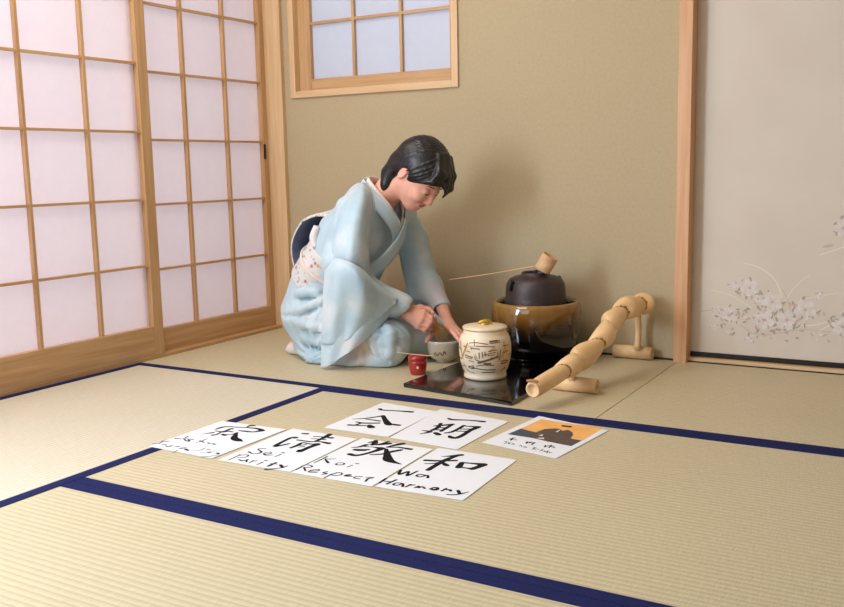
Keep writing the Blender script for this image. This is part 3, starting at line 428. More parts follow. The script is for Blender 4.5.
# water jar
JX, JY, JZ = 1.305, -.580, BT + .0005
M['crackle'] = mat('cream_crackle_glaze', srgb(236, 220, 196), .38, var=srgb(226, 196, 156), vscale=11, bump=.2, bscale=60, spec=.5)
M['jink'] = mat('brown_iron_paint', srgb(110, 78, 52), .5); M['jol'] = mat('olive_gold_paint', srgb(168, 130, 60), .4); M['gold'] = mat('gold_knob', srgb(198, 158, 70), .3, metal=.5); M['jor'] = mat('orange_wash', srgb(222, 168, 112), .5)
jr = empty('water_jar', (JX, JY, JZ), 'cream ceramic water jar with brown painted patterns and gold knob', 'jar')
bm = bmesh.new()
JP = [(0, 0), (.066, 0), (.070, .004), (.070, .013), (.067, .018), (.074, .030), (.082, .055), (.0862, .085), (.0862, .112), (.083, .134), (.076, .145), (.0715, .149), (.0715, .158), (.069, .162), (.066, .158), (.064, .12), (0, .11)]
lathe(bm, JP, (JX, JY, JZ), 96, wob=.012, seed=1)
bmlink('jar_body', bm, M['crackle'], jr, True)
def jrad(z):
    for (a, b), (c_, d) in zip(JP[1:], JP[2:]):
        if b <= z <= d and d > b: return a + (c_ - a) * (z - b) / (d - b)
    return .086
def jplace(u, z, k):  # u = angle in degrees about the side that faces the doors' corner
    a = math.radians(u); r0 = jrad(z); kk = 1 + .012 * (math.sin(2 * a + 1 + z * 20) * .6 + math.sin(3 * a + 2 - z * 33) * .4)
    r = r0 * kk + .0012 + k; return (JX + r * math.cos(a), JY + r * math.sin(a), JZ + z)
def jstrokes(S, m, nm, dz=.00002):
    bm = bmesh.new()
    for st in S:
        P = catmull(st, 5) if len(st) > 2 else [np.array(st[0], float) * (1 - t) + np.array(st[1], float) * t for t in np.linspace(0, 1, 8)]
        L_, R_ = [], []
        for i, p in enumerate(P):
            d = P[min(i + 1, len(P) - 1)][:2] - P[max(i - 1, 0)][:2]; d = d * np.array([.0015, 1]); d /= np.linalg.norm(d) + 1e-9
            o = np.array([-d[1] / .0015, d[0]]) * p[2] / 2
            L_.append(bm.verts.new(jplace(p[0] + o[0], p[1] + o[1], 0))); R_.append(bm.verts.new(jplace(p[0] - o[0], p[1] - o[1], 0)))
        for i in range(len(P) - 1): bm.faces.new((L_[i], R_[i], R_[i + 1], L_[i + 1]))
    return bmlink(nm, bm, m, jr, fix=False)
# camera-side direction is about -60 degrees; left of it is more negative
A0 = -62.
def J(*p): return [(A0 + a, .078 + (z - 78) * .0012, w_ / 1000) for a, z, w_ in p]
S1 = [[(a_, b_, c_ * 1.35) for a_, b_, c_ in q_] for q_ in [J((-38, 118, 2), (-20, 121, 2), (5, 117, 2)), J((-35, 106, 2.5), (-12, 104, 2.5)), J((-32, 101, 2), (-30, 107, 2)), J((8, 124, 4), (28, 125, 4)), J((8, 119, 2), (28, 120, 2)),
      J((-45, 96, 2), (-35, 94, 2)), J((-50, 84, 3), (-40, 82, 3), (-28, 80, 3)), J((-50, 78, 2), (-30, 76, 2)), J((-14, 95, 2), (-14, 78, 2)), J((-8, 97, 2), (-6, 80, 2)), J((-2, 98, 2), (0, 84, 2)), J((5, 98, 2), (24, 100, 2)), J((5, 92, 2), (22, 94, 2)), J((5, 86, 2), (20, 88, 2)),
      J((-24, 84, 2), (-22, 74, 2), (-14, 72, 2)), J((-18, 66, 6), (0, 72, 5), (28, 82, 3)), J((-44, 52, 3), (-36, 54, 3), (-28, 50, 3), (-36, 48, 3), (-44, 52, 3)), J((-26, 50, 2), (0, 46, 2), (24, 46, 2)), J((-22, 56, 2), (-5, 60, 2), (18, 58, 2)), J((-5, 64, 4), (12, 63, 4)), J((-60, 60, 2), (-48, 40, 2), (-30, 34, 2)),
      J((30, 70, 2), (34, 100, 2)), J((36, 60, 3), (56, 62, 3)), J((40, 90, 2), (58, 94, 2)), J((40, 110, 2), (60, 108, 2)), J((50, 50, 3), (52, 42, 3)), J((-80, 100, 3), (-64, 96, 3)), J((-85, 70, 2), (-64, 72, 2)), J((-10, 38, 2), (24, 38, 2)), J((30, 118, 2), (32, 128, 2)), J((-26, 128, 2), (-24, 112, 2)), J((-20, 112, 2), (20, 110, 2)), J((-40, 70, 2), (-26, 68, 2)), J((-30, 60, 2), (-28, 50, 2)), J((26, 96, 2), (27, 78, 2)), J((10, 80, 2), (24, 79, 2)), J((-6, 88, 2), (2, 90, 2), (8, 86, 2)), J((60, 80, 2), (70, 84, 2)), J((-70, 50, 2), (-56, 52, 2)), J((-55, 108, 2), (-46, 106, 2))]]
jstrokes(S1, M['jink'], 'painted_pattern')
S2 = [J((-60, 78, 5), (-50, 98, 5), (-42, 118, 4)), J((-72, 120, 4), (-64, 90, 4), (-60, 70, 4)), J((36, 66, 5), (46, 68, 6), (62, 64, 4)), J((-16, 68, 3), (26, 84, 2))]
jstrokes(S2, M['jol'], 'olive_strokes')
S3 = [J((38, 78, 12), (46, 100, 10), (44, 120, 8)), J((8, 98, 7), (20, 106, 8)), J((-40, 110, 3), (0, 112, 3)), J((40, 40, 8), (52, 46, 9)), J((-24, 90, 5), (-18, 76, 5))]
S3 = [[(a, z, w_) for a, z, w_ in st] for st in S3]
bmj = jstrokes(S3, M['jor'], 'orange_patches')
for vv in bmj.data.vertices: vv.co.x += (JX - vv.co.x) * .006; vv.co.y += (JY - vv.co.y) * .006
lid = bmesh.new(); lathe(lid, [(0, .157), (.062, .157), (.0725, .160), (.0735, .164), (.071, .168), (.05, .172), (0, .174)], (JX, JY, JZ + .003), 72)
lo_ = bmlink('jar_lid', lid, M['crackle'], jr, True)
kb = bmesh.new(); tube(kb, [(JX - .020, JY - .004, JZ + .177, .003), (JX - .012, JY - .010, JZ + .182, .007), (JX + .004, JY - .002, JZ + .185, .0085), (JX + .016, JY + .008, JZ + .182, .007), (JX + .021, JY + .004, JZ + .177, .003)], 12)
lathe(kb, [(0, .172), (.018, .172), (.020, .176), (.012, .180), (0, .181)], (JX, JY, JZ + .002), 24)
bmlink('knob', kb, M['gold'], lo_, True)

# tea bowl
BWX, BWY = 1.030, -.366
M['bowlg'] = mat('grey_white_glaze', srgb(196, 186, 166), .3, var=srgb(184, 172, 150), vscale=18, coat=.3); M['bmark'] = mat('rust_paint', srgb(128, 60, 48), .5)
bw_ = empty('tea_bowl', (BWX, BWY, .0005), 'grey white ceramic tea bowl steadied by the woman', 'bowl')
bm = bmesh.new(); BP = [(0, .006), (.024, .006), (.026, 0), (.030, 0), (.031, .007), (.046, .014), (.058, .030), (.0645, .050), (.0675, .072), (.0685, .081), (.0665, .083), (.064, .080), (.060, .050), (.050, .026), (.03, .014), (0, .012)]
lathe(bm, BP, (BWX, BWY, .001), 72, wob=.01, seed=2); bmlink('bowl_body', bm, M['bowlg'], bw_, True)
bm = bmesh.new()
def bplace(u, z, k):
    a = math.radians(u); r = 0
    for (p0, z0), (p1, z1) in zip(BP[5:], BP[6:]):
        if z0 <= z <= z1: r = p0 + (p1 - p0) * (z - z0) / (z1 - z0); break
    kk = 1 + .01 * (math.sin(2 * a + 2 + z * 20) * .6 + math.sin(3 * a + 4 - z * 33) * .4)
    r = r * kk + .0009; return (BWX + r * math.cos(a), BWY + r * math.sin(a), .001 + z)
for st in ([(-92, .046), (-84, .030)], [(-84, .030), (-76, .044)], [(-74, .046), (-66, .031)], [(-66, .031), (-60, .050)], [(-60, .05), (-54, .036)], [(-98, .040), (-92, .032)]):
    L_, R_ = [], []
    for t in np.linspace(0, 1, 5):
        u = st[0][0] + (st[1][0] - st[0][0]) * t; z = st[0][1] + (st[1][1] - st[0][1]) * t
        L_.append(bm.verts.new(bplace(u - 1.8, z, 0))); R_.append(bm.verts.new(bplace(u + 1.8, z, 0)))
    for i in range(4): bm.faces.new((L_[i], R_[i], R_[i + 1], L_[i + 1]))
bmlink('painted_mark', bm, M['bmark'], bw_, fix=False)

# red caddy and scoop
CX, CY = 1.050, -.588
M['red'] = mat('red_lacquer', srgb(160, 24, 28), .15, coat=.6); M['cream'] = mat('cream_emblem', srgb(235, 200, 180), .4)
cd = empty('tea_caddy', (CX, CY, .0005), 'small red lacquer tea caddy with a pale flower emblem', 'tea caddy')
bm = bmesh.new(); lathe(bm, [(0, 0), (.024, 0), (.0265, .003), (.0305, .02), (.0325, .042), (.0325, .0485), (0, .0485)], (CX, CY, .0005), 56); bmlink('caddy_body', bm, M['red'], cd, True)
bm = bmesh.new(); lathe(bm, [(0, .049), (.0328, .049), (.0330, .058), (.0315, .064), (.027, .067), (0, .068)], (CX, CY, .0005), 56); bmlink('caddy_lid', bm, M['red'], cd, True)
bm = bmesh.new()
for (u, v) in ((0, 0), (1, .2), (-1, .2), (.6, -.9), (-.6, -.9), (0, 1)):
    a = math.radians(-60) + u * .09; z = .030 + v * .0036; r = .0305 + (z - .02) / .022 * .002 + .0012
    c_ = Vector((CX + r * math.cos(a), CY + r * math.sin(a), z)); t_ = Vector((-math.sin(a), math.cos(a), 0))
    bm.faces.new([bm.verts.new(c_ + t_ * (.0021 * math.cos(w_)) + Vector((0, 0, .0021 * math.sin(w_)))) for w_ in np.linspace(0, 2 * PI, 9)[:-1]])
bmlink('flower_emblem', bm, M['cream'], cd, fix=False)
sc = bmesh.new(); tube(sc, [(.975, -.598, .0725, .0018), (1.01, -.599, .071, .0022), (1.05, -.600, .0708, .0024), (1.10, -.602, .0715, .0026), (1.122, -.604, .0745, .0032)], 8, flat=.4)
so = bmlink('tea_scoop', sc, M['bamboo'], None, True); tag(so, 'thin pale bamboo tea scoop lying across the red caddy lid', 'tea scoop')

# knobbly bamboo rail on two feet
kr = empty('bamboo_rail', (1.63, -.4, 0), 'low knobbly bamboo rail on two bamboo feet beside the board', 'bamboo rail')
path = [(1.598, -.862, .061), (1.607, -.790, .070), (1.617, -.715, .080), (1.624, -.640, .089), (1.630, -.565, .099), (1.640, -.480, .117), (1.650, -.400, .150), (1.654, -.330, .182), (1.656, -.260, .204), (1.662, -.18, .216), (1.669, -.10, .210), (1.672, -.052, .198)]
M['rail'] = mat('knobbly_bamboo', srgb(246, 206, 152), .38, var=srgb(236, 190, 134), vscale=12, bump=.15, bscale=80)
def pth(s):
    t = s * (len(path) - 1); i = min(int(t), len(path) - 2); f = t - i; a, b = np.array(path[i]), np.array(path[i + 1]); return a + (b - a) * f
NS, NR = 430, 40
nodes = [.0, .205, .335, .475, .60, .715, .815, .905, 1.0]         # the slanted joints
bm = bmesh.new(); rings = []
def seg(s, ph):
    # joints tilt alternately: node position depends on angle
    best = None
    for i in range(len(nodes) - 1):
        off0 = .022 * math.cos(ph - (0 if i % 2 else PI)) if 0 < i else 0
        off1 = .022 * math.cos(ph - (0 if (i + 1) % 2 else PI)) if i + 1 < len(nodes) - 1 else 0
        a, b = nodes[i] + off0, nodes[i + 1] + off1
        if s < b or i == len(nodes) - 2: return i, min(max((s - a) / (b - a), 0), 1)
P3 = [pth(i / (NS - 1)) for i in range(NS)]
for _ in range(24): P3 = [P3[0]] + [(P3[i - 1] + P3[i] * 2 + P3[i + 1]) / 4 for i in range(1, NS - 1)] + [P3[-1]]
for i in range(NS):
    s = i / (NS - 1); d = Vector(P3[min(i + 1, NS - 1)] - P3[max(i - 1, 0)]).normalized(); sd = d.cross(Vector((0, 0, 1))).normalized(); nn = sd.cross(d)
    ring = []
    for kk in range(NR):
        ph = 2 * PI * kk / NR; si, u = seg(s, ph)
        bulge = math.sin(PI * u) ** .6 if 0 < u < 1 else 0
        side = math.cos(ph - .6 - (0 if si % 2 else PI))
        amp = (.003, .012, .021, .014, .016, .018, .020, .018)[si]
        r = .0245 + .003 * s + amp * bulge * (.55 + .75 * side) - .0022 * math.exp(-(min(u, 1 - u) / .04) ** 2)
        ring.append(bm.verts.new(Vector(P3[i]) + sd * (r * math.cos(ph)) + nn * (r * math.sin(ph))))
    rings.append((ring, s))
for (A, s), (B, s2) in zip(rings, rings[1:]):
    for kk in range(NR):
        f = bm.faces.new((A[kk], A[(kk + 1) % NR], B[(kk + 1) % NR], B[kk])); f.material_index = 0
        si, u = seg((s + s2) / 2, 2 * PI * (kk + .5) / NR)
        L_ = (nodes[si + 1] - nodes[si])
        if min(u, 1 - u) * L_ < .0021 and .03 < s < .97: f.material_index = 2
# front end: hollow lip, back end: closed
A = rings[0][0]; c0 = Vector(P3[0]); inn = [bm.verts.new(c0 + (v_.co - c0) * .80) for v_ in A]; dpt = [bm.verts.new(c0 + (v_.co - c0) * .74 + Vector((.001, .012, .001))) for v_ in A]
for kk in range(NR):
    f = bm.faces.new((A[kk], A[(kk + 1) % NR], inn[(kk + 1) % NR], inn[kk])); f.material_index = 1
    f = bm.faces.new((inn[kk], inn[(kk + 1) % NR], dpt[(kk + 1) % NR], dpt[kk])); f.material_index = 1
f = bm.faces.new(dpt); f.material_index = 1; f = bm.faces.new(rings[-1][0]); f.material_index = 1
bmlink('knobbly_pole', bm, [M['rail'], M['bend'], M['bdark']], kr, True)
for (cx, cy, ln, ang, pz, px, py) in ((1.625, -.595, .146, .0, .078, 1.620, -.615), (1.632, -.034, .142, .0, .175, 1.655, -.062)):
    bm = bmesh.new(); ca, sa = 1, 0
    prof = [(.018, 0), (.0235, 0), (.0235, ln), (.018, ln), (.018, ln - .03)]
    prof = [(0, .03), (.0175, .03), (.0175, .0), (.0235, .0), (.0238, ln * .5), (.0235, ln), (.0175, ln), (.0175, ln - .03), (0, ln - .03)]
    lathe(bm, prof, (0, 0, 0), 40, mi=lambda j: 1 if j in (0, 1, 2, 5, 6, 7) else 0)
    for vv in bm.verts: x, y, z = vv.co; vv.co = (cx - ln / 2 + z, cy + y, .0245 + x)
    ft = bmlink('foot', bm, [M['bamboo'], M['bend']], kr, True)
    bm = bmesh.new(); tube(bm, [(px, py if abs(py - cy) < .03 else cy, .040, .0115), (px, (py + cy) / 2, (.04 + pz) / 2, .011), (px, py, pz, .0125)], 20, sub=4)
    bmlink('upright', bm, M['bamboo'], kr, True)
bm = bmesh.new(); tube(bm, [(1.583, -.866, .088, .004), (1.600, -.868, .0905, .0045), (1.617, -.866, .088, .004)], 10); bmlink('node_stub', bm, M['bdark'], kr, True)
# ------------------------------------------------------------ implicit surfaces for the figure
class Field:
    def __init__(s, lo, hi, h):
        s.lo = np.array(lo, float); s.h = h; s.n = np.ceil((np.array(hi) - s.lo) / h).astype(int) + 1
        s.d = np.full(s.n, .2, np.float32)
    def reg(s, lo, hi):
        a = np.maximum(((np.array(lo) - s.lo) / s.h).astype(int), 0); b = np.minimum(((np.array(hi) - s.lo) / s.h).astype(int) + 2, s.n)
        if (b <= a).any(): return None
        X = (s.lo[0] + s.h * np.arange(a[0], b[0]))[:, None, None]; Y = (s.lo[1] + s.h * np.arange(a[1], b[1]))[None, :, None]; Z = (s.lo[2] + s.h * np.arange(a[2], b[2]))[None, None, :]
        return (slice(a[0], b[0]), slice(a[1], b[1]), slice(a[2], b[2])), X, Y, Z
    def put(s, fn, lo, hi, k=.02, sub=False):
        m = k + 3 * s.h; R = s.reg(np.array(lo) - m, np.array(hi) + m)
        if R is None: return
        sl, X, Y, Z = R; v = fn(X, Y, Z).astype(np.float32); d = s.d[sl]
        if sub:
            v = -v; h = np.maximum(k - np.abs(d - v), 0) / k; s.d[sl] = np.maximum(d, v) + h * h * k / 4
        else:
            h = np.maximum(k - np.abs(d - v), 0) / k; s.d[sl] = np.minimum(d, v) - h * h * k / 4
    def cap(s, a, b, ra, rb=None, k=.02, sub=False):
        rb = ra if rb is None else rb; a = np.array(a, float); b = np.array(b, float); ba = b - a; L = float(ba @ ba) + 1e-12
        def fn(X, Y, Z):
            px, py, pz = X - a[0], Y - a[1], Z - a[2]; t = np.clip((px * ba[0] + py * ba[1] + pz * ba[2]) / L, 0, 1)
            return np.sqrt((px - ba[0] * t) ** 2 + (py - ba[1] * t) ** 2 + (pz - ba[2] * t) ** 2) - (ra + (rb - ra) * t)
        r = max(ra, rb); s.put(fn, np.minimum(a, b) - r, np.maximum(a, b) + r, k, sub)
    def chain(s, P, k=.02, sub=False):
        for a, b in zip(P, P[1:]): s.cap(a[:3], b[:3], a[3], b[3], k, sub)
    def ell(s, c, r, R=None, k=.02, sub=False):
        c = np.array(c, float); R = np.eye(3) if R is None else np.array(R)   # rows = local axes
        def fn(X, Y, Z):
            px, py, pz = X - c[0], Y - c[1], Z - c[2]; q = [(R[i][0] * px + R[i][1] * py + R[i][2] * pz) for i in range(3)]
            k0 = np.sqrt(sum((q[i] / r[i]) ** 2 for i in range(3))); k1 = np.sqrt(sum((q[i] / r[i] ** 2) ** 2 for i in range(3))) + 1e-9
            return k0 * (k0 - 1) / k1
        m = max(r); s.put(fn, c - m, c + m, k, sub)
    def tri(s, a, b, c, r, k=.015, sub=False):
        a, b, c = (np.array(v, float) for v in (a, b, c)); n = np.cross(b - a, a - c); nn = n @ n + 1e-12
        def fn(X, Y, Z):
            P = lambda v: (X - v[0], Y - v[1], Z - v[2])
            dot = lambda u, v: u[0] * v[0] + u[1] * v[1] + u[2] * v[2]
            ins = 0; e = None
            for v, w_ in ((a, b), (b, c), (c, a)):
                E_ = w_ - v; pv = P(v); cr = np.cross(E_, n); ins = ins + np.sign(dot(pv, cr))
                t = np.clip(dot(pv, E_) / (E_ @ E_ + 1e-12), 0, 1); dd = (pv[0] - E_[0] * t) ** 2 + (pv[1] - E_[1] * t) ** 2 + (pv[2] - E_[2] * t) ** 2
                e = dd if e is None else np.minimum(e, dd)
            pl = dot(P(a), n) ** 2 / nn
            return np.sqrt(np.where(ins < 2, e, pl)) - r
        P = np.array([a, b, c]); s.put(fn, P.min(0) - r, P.max(0) + r, k, sub)
    def quad(s, a, b, c, d, r, k=.015): s.tri(a, b, c, r, k); s.tri(a, c, d, r, k)
    def warp(s, fn):
        X = (s.lo[0] + s.h * np.arange(s.n[0]))[:, None, None]; Y = (s.lo[1] + s.h * np.arange(s.n[1]))[None, :, None]; Z = (s.lo[2] + s.h * np.arange(s.n[2]))[None, None, :]
        s.d = s.d + fn(X, Y, Z).astype(np.float32)
    def floor(s, z=.002):
        Z = (s.lo[2] + s.h * np.arange(s.n[2]))[None, None, :]; s.d = np.maximum(s.d, (z - Z).astype(np.float32))
    def mesh(s, name, relax=2):
        d = s.d.copy(); d[0] = d[-1] = .2; d[:, 0] = d[:, -1] = .2; d[:, :, 0] = d[:, :, -1] = .2
        n = d < 0; cn = np.array(d.shape) - 1
        C8 = [(i, j, k) for i in (0, 1) for j in (0, 1) for k in (0, 1)]
        sl = lambda A, o: A[o[0]:o[0] + cn[0], o[1]:o[1] + cn[1], o[2]:o[2] + cn[2]]
        cnt = sum(sl(n, o).astype(np.int8) for o in C8); idx = np.argwhere((cnt > 0) & (cnt < 8))
        V = np.stack([d[idx[:, 0] + o[0], idx[:, 1] + o[1], idx[:, 2] + o[2]] for o in C8], 1)
        acc = np.zeros((len(idx), 3)); num = np.zeros(len(idx))
        for a in range(8):
            for b in range(a + 1, 8):
                oa, ob = np.array(C8[a]), np.array(C8[b])
                if np.abs(oa - ob).sum() != 1: continue
                va, vb = V[:, a], V[:, b]; m = (va < 0) != (vb < 0); t = np.where(m, va / np.where(m, va - vb, 1), 0)
                acc += np.where(m[:, None], oa + (ob - oa) * t[:, None], 0); num += m
        pos = s.lo + s.h * (idx + acc / num[:, None]); ids = np.full(cn, -1, np.int32); ids[idx[:, 0], idx[:, 1], idx[:, 2]] = np.arange(len(idx))
        F = []
        for ax in range(3):
            o = [0, 0, 0]; o[ax] = 1; A = n[:n.shape[0] - o[0], :n.shape[1] - o[1], :n.shape[2] - o[2]]; B = n[o[0]:, o[1]:, o[2]:]
            e = np.argwhere(A != B); u, v = [q for q in range(3) if q != ax]
            e = e[(e[:, u] > 0) & (e[:, v] > 0)]; inside = A[e[:, 0], e[:, 1], e[:, 2]]
            q = []
            for du, dv in ((-1, -1), (0, -1), (0, 0), (-1, 0)):
                w_ = e.copy(); w_[:, u] += du; w_[:, v] += dv; q.append(ids[w_[:, 0], w_[:, 1], w_[:, 2]])
            q = np.stack(q, 1); flip = inside if ax != 1 else ~inside; q[~flip] = q[~flip][:, ::-1]; F.append(q)
        F = np.concatenate(F)
        E_ = np.concatenate([F[:, [i, (i + 1) % 4]] for i in range(4)])
        for _ in range(relax):
            S_ = np.zeros_like(pos); N_ = np.zeros(len(pos))
            for i in range(3): S_[:, i] = np.bincount(E_[:, 0], pos[E_[:, 1], i], len(pos)) + np.bincount(E_[:, 1], pos[E_[:, 0], i], len(pos))
            N_ = np.bincount(E_[:, 0], minlength=len(pos)) + np.bincount(E_[:, 1], minlength=len(pos)); pos = pos * .5 + .5 * S_ / N_[:, None]
        me = bpy.data.meshes.new(name); me.vertices.add(len(pos)); me.vertices.foreach_set('co', pos.ravel()); me.loops.add(F.size); me.loops.foreach_set('vertex_index', F.ravel().astype(np.int32))
        me.polygons.add(len(F)); me.polygons.foreach_set('loop_start', np.arange(0, F.size, 4, dtype=np.int32)); me.update(); me.validate()
        return me, pos, F
def flink(name, fld, m, parent, relax=2, mfun=None):
    me, pos, F = fld.mesh(name, relax); o = link(name, me, m, parent, True)
    if mfun is not None: me.polygons.foreach_set('material_index', mfun(pos[F].mean(1)).astype(np.int32))
    return o

# ------------------------------------------------------------ the woman
wm = empty('person', (.65, -.4, 0), 'kneeling person in pale blue kimono, dark hair tied back, whisking tea in a bowl', 'person')
M['skin'] = mat('skin', srgb(238, 178, 156), .5, var=srgb(232, 166, 144), vscale=20, sss=.12, spec=.35)
M['lips'] = mat('lips', srgb(186, 96, 88), .4)
M['hair'] = mat('black_hair', srgb(16, 13, 14), .38, var=srgb(34, 29, 31), vscale=40, vstretch=(1, 6, 1.5), bump=.5, bscale=90, bstretch=(.5, 5, 1), spec=.5)
def kimono_mat():
    m = mat('pale_blue_silk', srgb(196, 212, 221), .55, spec=.35, sheen=.15, bump=.9, bscale=16, bstretch=(1, 1, .45)); nt = m.node_tree; [setattr(q.inputs['Distance'], 'default_value', .007) for q in nt.nodes if q.type == 'BUMP']; n = nt.nodes; L = nt.links
    tc = [q for q in n if q.type == 'TEX_COORD'][0]
    t = n.new('ShaderNodeTexNoise'); t.inputs['Scale'].default_value = 7; t.inputs['Detail'].default_value = 5; L.new(tc.outputs['Object'], t.inputs['Vector'])
    r = n.new('ShaderNodeValToRGB'); L.new(t.outputs['Fac'], r.inputs[0]); e = r.color_ramp.elements
    e[0].position = .30; e[0].color = srgb(174, 198, 212); e[1].position = .74; e[1].color = srgb(222, 224, 229)
    q = e.new(.48); q.color = srgb(185, 206, 218); q = e.new(.6); q.color = srgb(202, 217, 226)
    v = n.new('ShaderNodeTexVoronoi'); v.inputs['Scale'].default_value = 95; L.new(tc.outputs['Object'], v.inputs['Vector'])
    t2 = n.new('ShaderNodeTexNoise'); t2.inputs['Scale'].default_value = 9; L.new(tc.outputs['Object'], t2.inputs['Vector'])
    lt = n.new('ShaderNodeMath'); lt.operation = 'LESS_THAN'; lt.inputs[1].default_value = .22; L.new(v.outputs['Distance'], lt.inputs[0])
    gt = n.new('ShaderNodeMath'); gt.operation = 'GREATER_THAN'; gt.inputs[1].default_value = .55; L.new(t2.outputs['Fac'], gt.inputs[0])
    ml = n.new('ShaderNodeMath'); ml.operation = 'MULTIPLY'; L.new(lt.outputs[0], ml.inputs[0]); L.new(gt.outputs[0], ml.inputs[1])
    m3 = n.new('ShaderNodeMath'); m3.operation = 'MULTIPLY'; m3.inputs[1].default_value = .12; L.new(ml.outputs[0], m3.inputs[0])
    mx = n.new('ShaderNodeMix'); mx.data_type = 'RGBA'; L.new(m3.outputs[0], mx.inputs['Factor']); L.new(r.outputs[0], mx.inputs['A']); mx.inputs['B'].default_value = srgb(140, 160, 190)
    last = mx.outputs['Result']
    # soft dyed flower clouds near the knees and sleeve hem
    for c_, rad, cc in (((.80, -.60, .06), .07, srgb(226, 206, 198)), ((.90, -.50, .07), .045, srgb(232, 214, 206)), ((.96, -.28, .22), .07, srgb(214, 200, 206)), ((.72, -.62, .30), .06, srgb(226, 226, 234))):
        vm = n.new('ShaderNodeVectorMath'); vm.operation = 'DISTANCE'; L.new(tc.outputs['Object'], vm.inputs[0]); vm.inputs[1].default_value = c_
        ad = n.new('ShaderNodeMath'); ad.operation = 'MULTIPLY_ADD'; L.new(t2.outputs['Fac'], ad.inputs[0]); ad.inputs[1].default_value = -.12; L.new(vm.outputs['Value'], ad.inputs[2])
        mr = n.new('ShaderNodeMapRange'); mr.inputs['From Min'].default_value = rad * .25 - .06; mr.inputs['From Max'].default_value = rad - .05; mr.inputs['To Min'].default_value = .85; mr.inputs['To Max'].default_value = 0; L.new(ad.outputs[0], mr.inputs['Value'])
        mx = n.new('ShaderNodeMix'); mx.data_type = 'RGBA'; L.new(mr.outputs[0], mx.inputs['Factor']); L.new(last, mx.inputs['A']); mx.inputs['B'].default_value = cc; last = mx.outputs['Result']
    L.new(last, n['Principled BSDF'].inputs['Base Color']); return m
M['kim'] = kimono_mat()
M['white'] = mat('white_cotton', srgb(236, 226, 222), .8); M['pinkw'] = mat('pink_white_silk', srgb(236, 214, 208), .6)
def obi_mat():
    m = mat('patterned_obi', srgb(214, 206, 200), .5, bump=.3, bscale=300); nt = m.node_tree; n = nt.nodes; L = nt.links; tc = [q for q in n if q.type == 'TEX_COORD'][0]
    v = n.new('ShaderNodeTexVoronoi'); v.inputs['Scale'].default_value = 62; L.new(tc.outputs['Object'], v.inputs['Vector'])
    r = n.new('ShaderNodeValToRGB'); sp = n.new('ShaderNodeSeparateColor'); L.new(v.outputs['Color'], sp.inputs[0]); L.new(sp.outputs[0], r.inputs[0]); r.color_ramp.interpolation = 'CONSTANT'
    e = r.color_ramp.elements; e[0].color = srgb(222, 214, 208); e[1].position = .88; e[1].color = srgb(86, 84, 112)
    for p_, c_ in ((.35, srgb(186, 180, 196)), (.5, srgb(196, 168, 130)), (.62, srgb(228, 222, 216)), (.76, srgb(186, 120, 108))): q = e.new(p_); q.color = c_
    lt = n.new('ShaderNodeMapRange'); lt.inputs['From Min'].default_value = .3; lt.inputs['From Max'].default_value = .55; L.new(v.outputs['Distance'], lt.inputs['Value'])
    mx = n.new('ShaderNodeMix'); mx.data_type = 'RGBA'; L.new(lt.outputs[0], mx.inputs['Factor']); L.new(r.outputs[0], mx.inputs['A']); mx.inputs['B'].default_value = srgb(220, 214, 212)
    L.new(mx.outputs['Result'], n['Principled BSDF'].inputs['Base Color']); return m
M['obi'] = obi_mat(); M['onavy'] = mat('navy_obi_lining', srgb(84, 96, 126), .6, var=srgb(74, 86, 114), vscale=30)
HC = np.array([.968, -.40, .682]); PT = math.radians(50)
hF = np.array([math.cos(PT), -.10, -math.sin(PT)]); hF /= np.linalg.norm(hF); hS = np.cross(np.array([math.sin(PT), 0, math.cos(PT)]), hF); hS /= np.linalg.norm(hS); hU = np.cross(hF, hS)
HR = np.array([hF, hS, hU])          # rows: forward, left, up
def hp(f, s_, u): return HC + hF * f + hS * s_ + hU * u
# --- body
B = Field((.34, -.74, -.01), (1.16, -.12, .84), .003)
B.chain([(.50, -.40, .17, .10), (.60, -.40, .31, .085), (.70, -.40, .45, .085), (.775, -.40, .555, .055)], k=.03)
B.cap((.775, -.46, .550), (.765, -.53, .550), .040, .036, k=.03); B.cap((.785, -.34, .545), (.795, -.26, .515), .038, .032, k=.02)
B.chain([(.775, -.40, .575, .05), (.84, -.40, .628, .047), tuple(hp(-.025, 0, -.05)) + (.05,)], k=.03)
B.ell(hp(-.012, 0, .02), (.096, .076, .088), HR, k=.01); B.ell(hp(.03, 0, -.035), (.063, .062, .078), HR, k=.03)
B.ell(hp(.062, 0, -.092), (.024, .026, .022), HR, k=.03); B.cap(hp(.0, .052, -.055), hp(.055, .02, -.09), .016, .014, k=.03); B.cap(hp(.0, -.052, -.055), hp(.055, -.02, -.09), .016, .014, k=.03)
for s_ in (-1, 1):
    B.ell(hp(.086, s_ * .031, -.004), (.012, .019, .012), HR, k=.012, sub=True)
    B.ell(hp(.076, s_ * .031, -.006), (.013, .016, .012), HR, k=.004)
    B.ell(hp(.068, s_ * .036, -.040), (.022, .022, .022), HR, k=.02)
    B.ell(hp(-.014, s_ * .078, -.018), (.015, .007, .030), HR, k=.006); B.ell(hp(-.012, s_ * .088, -.014), (.008, .006, .018), HR, k=.006, sub=True)
    B.ell(hp(.094, s_ * .010, -.043), (.009, .008, .007), HR, k=.007)
B.cap(hp(.082, 0, .006), hp(.106, 0, -.036), .007, .0095, k=.014); B.cap(hp(.088, -.018, -.067), hp(.092, .0, -.0665), .0055, .0065, k=.006); B.cap(hp(.088, .018, -.067), hp(.092, .0, -.0665), .0055, .0065, k=.006)
B.cap(hp(.097, -.02, -.068), hp(.097, .02, -.068), .0018, .0018, k=.003, sub=True)
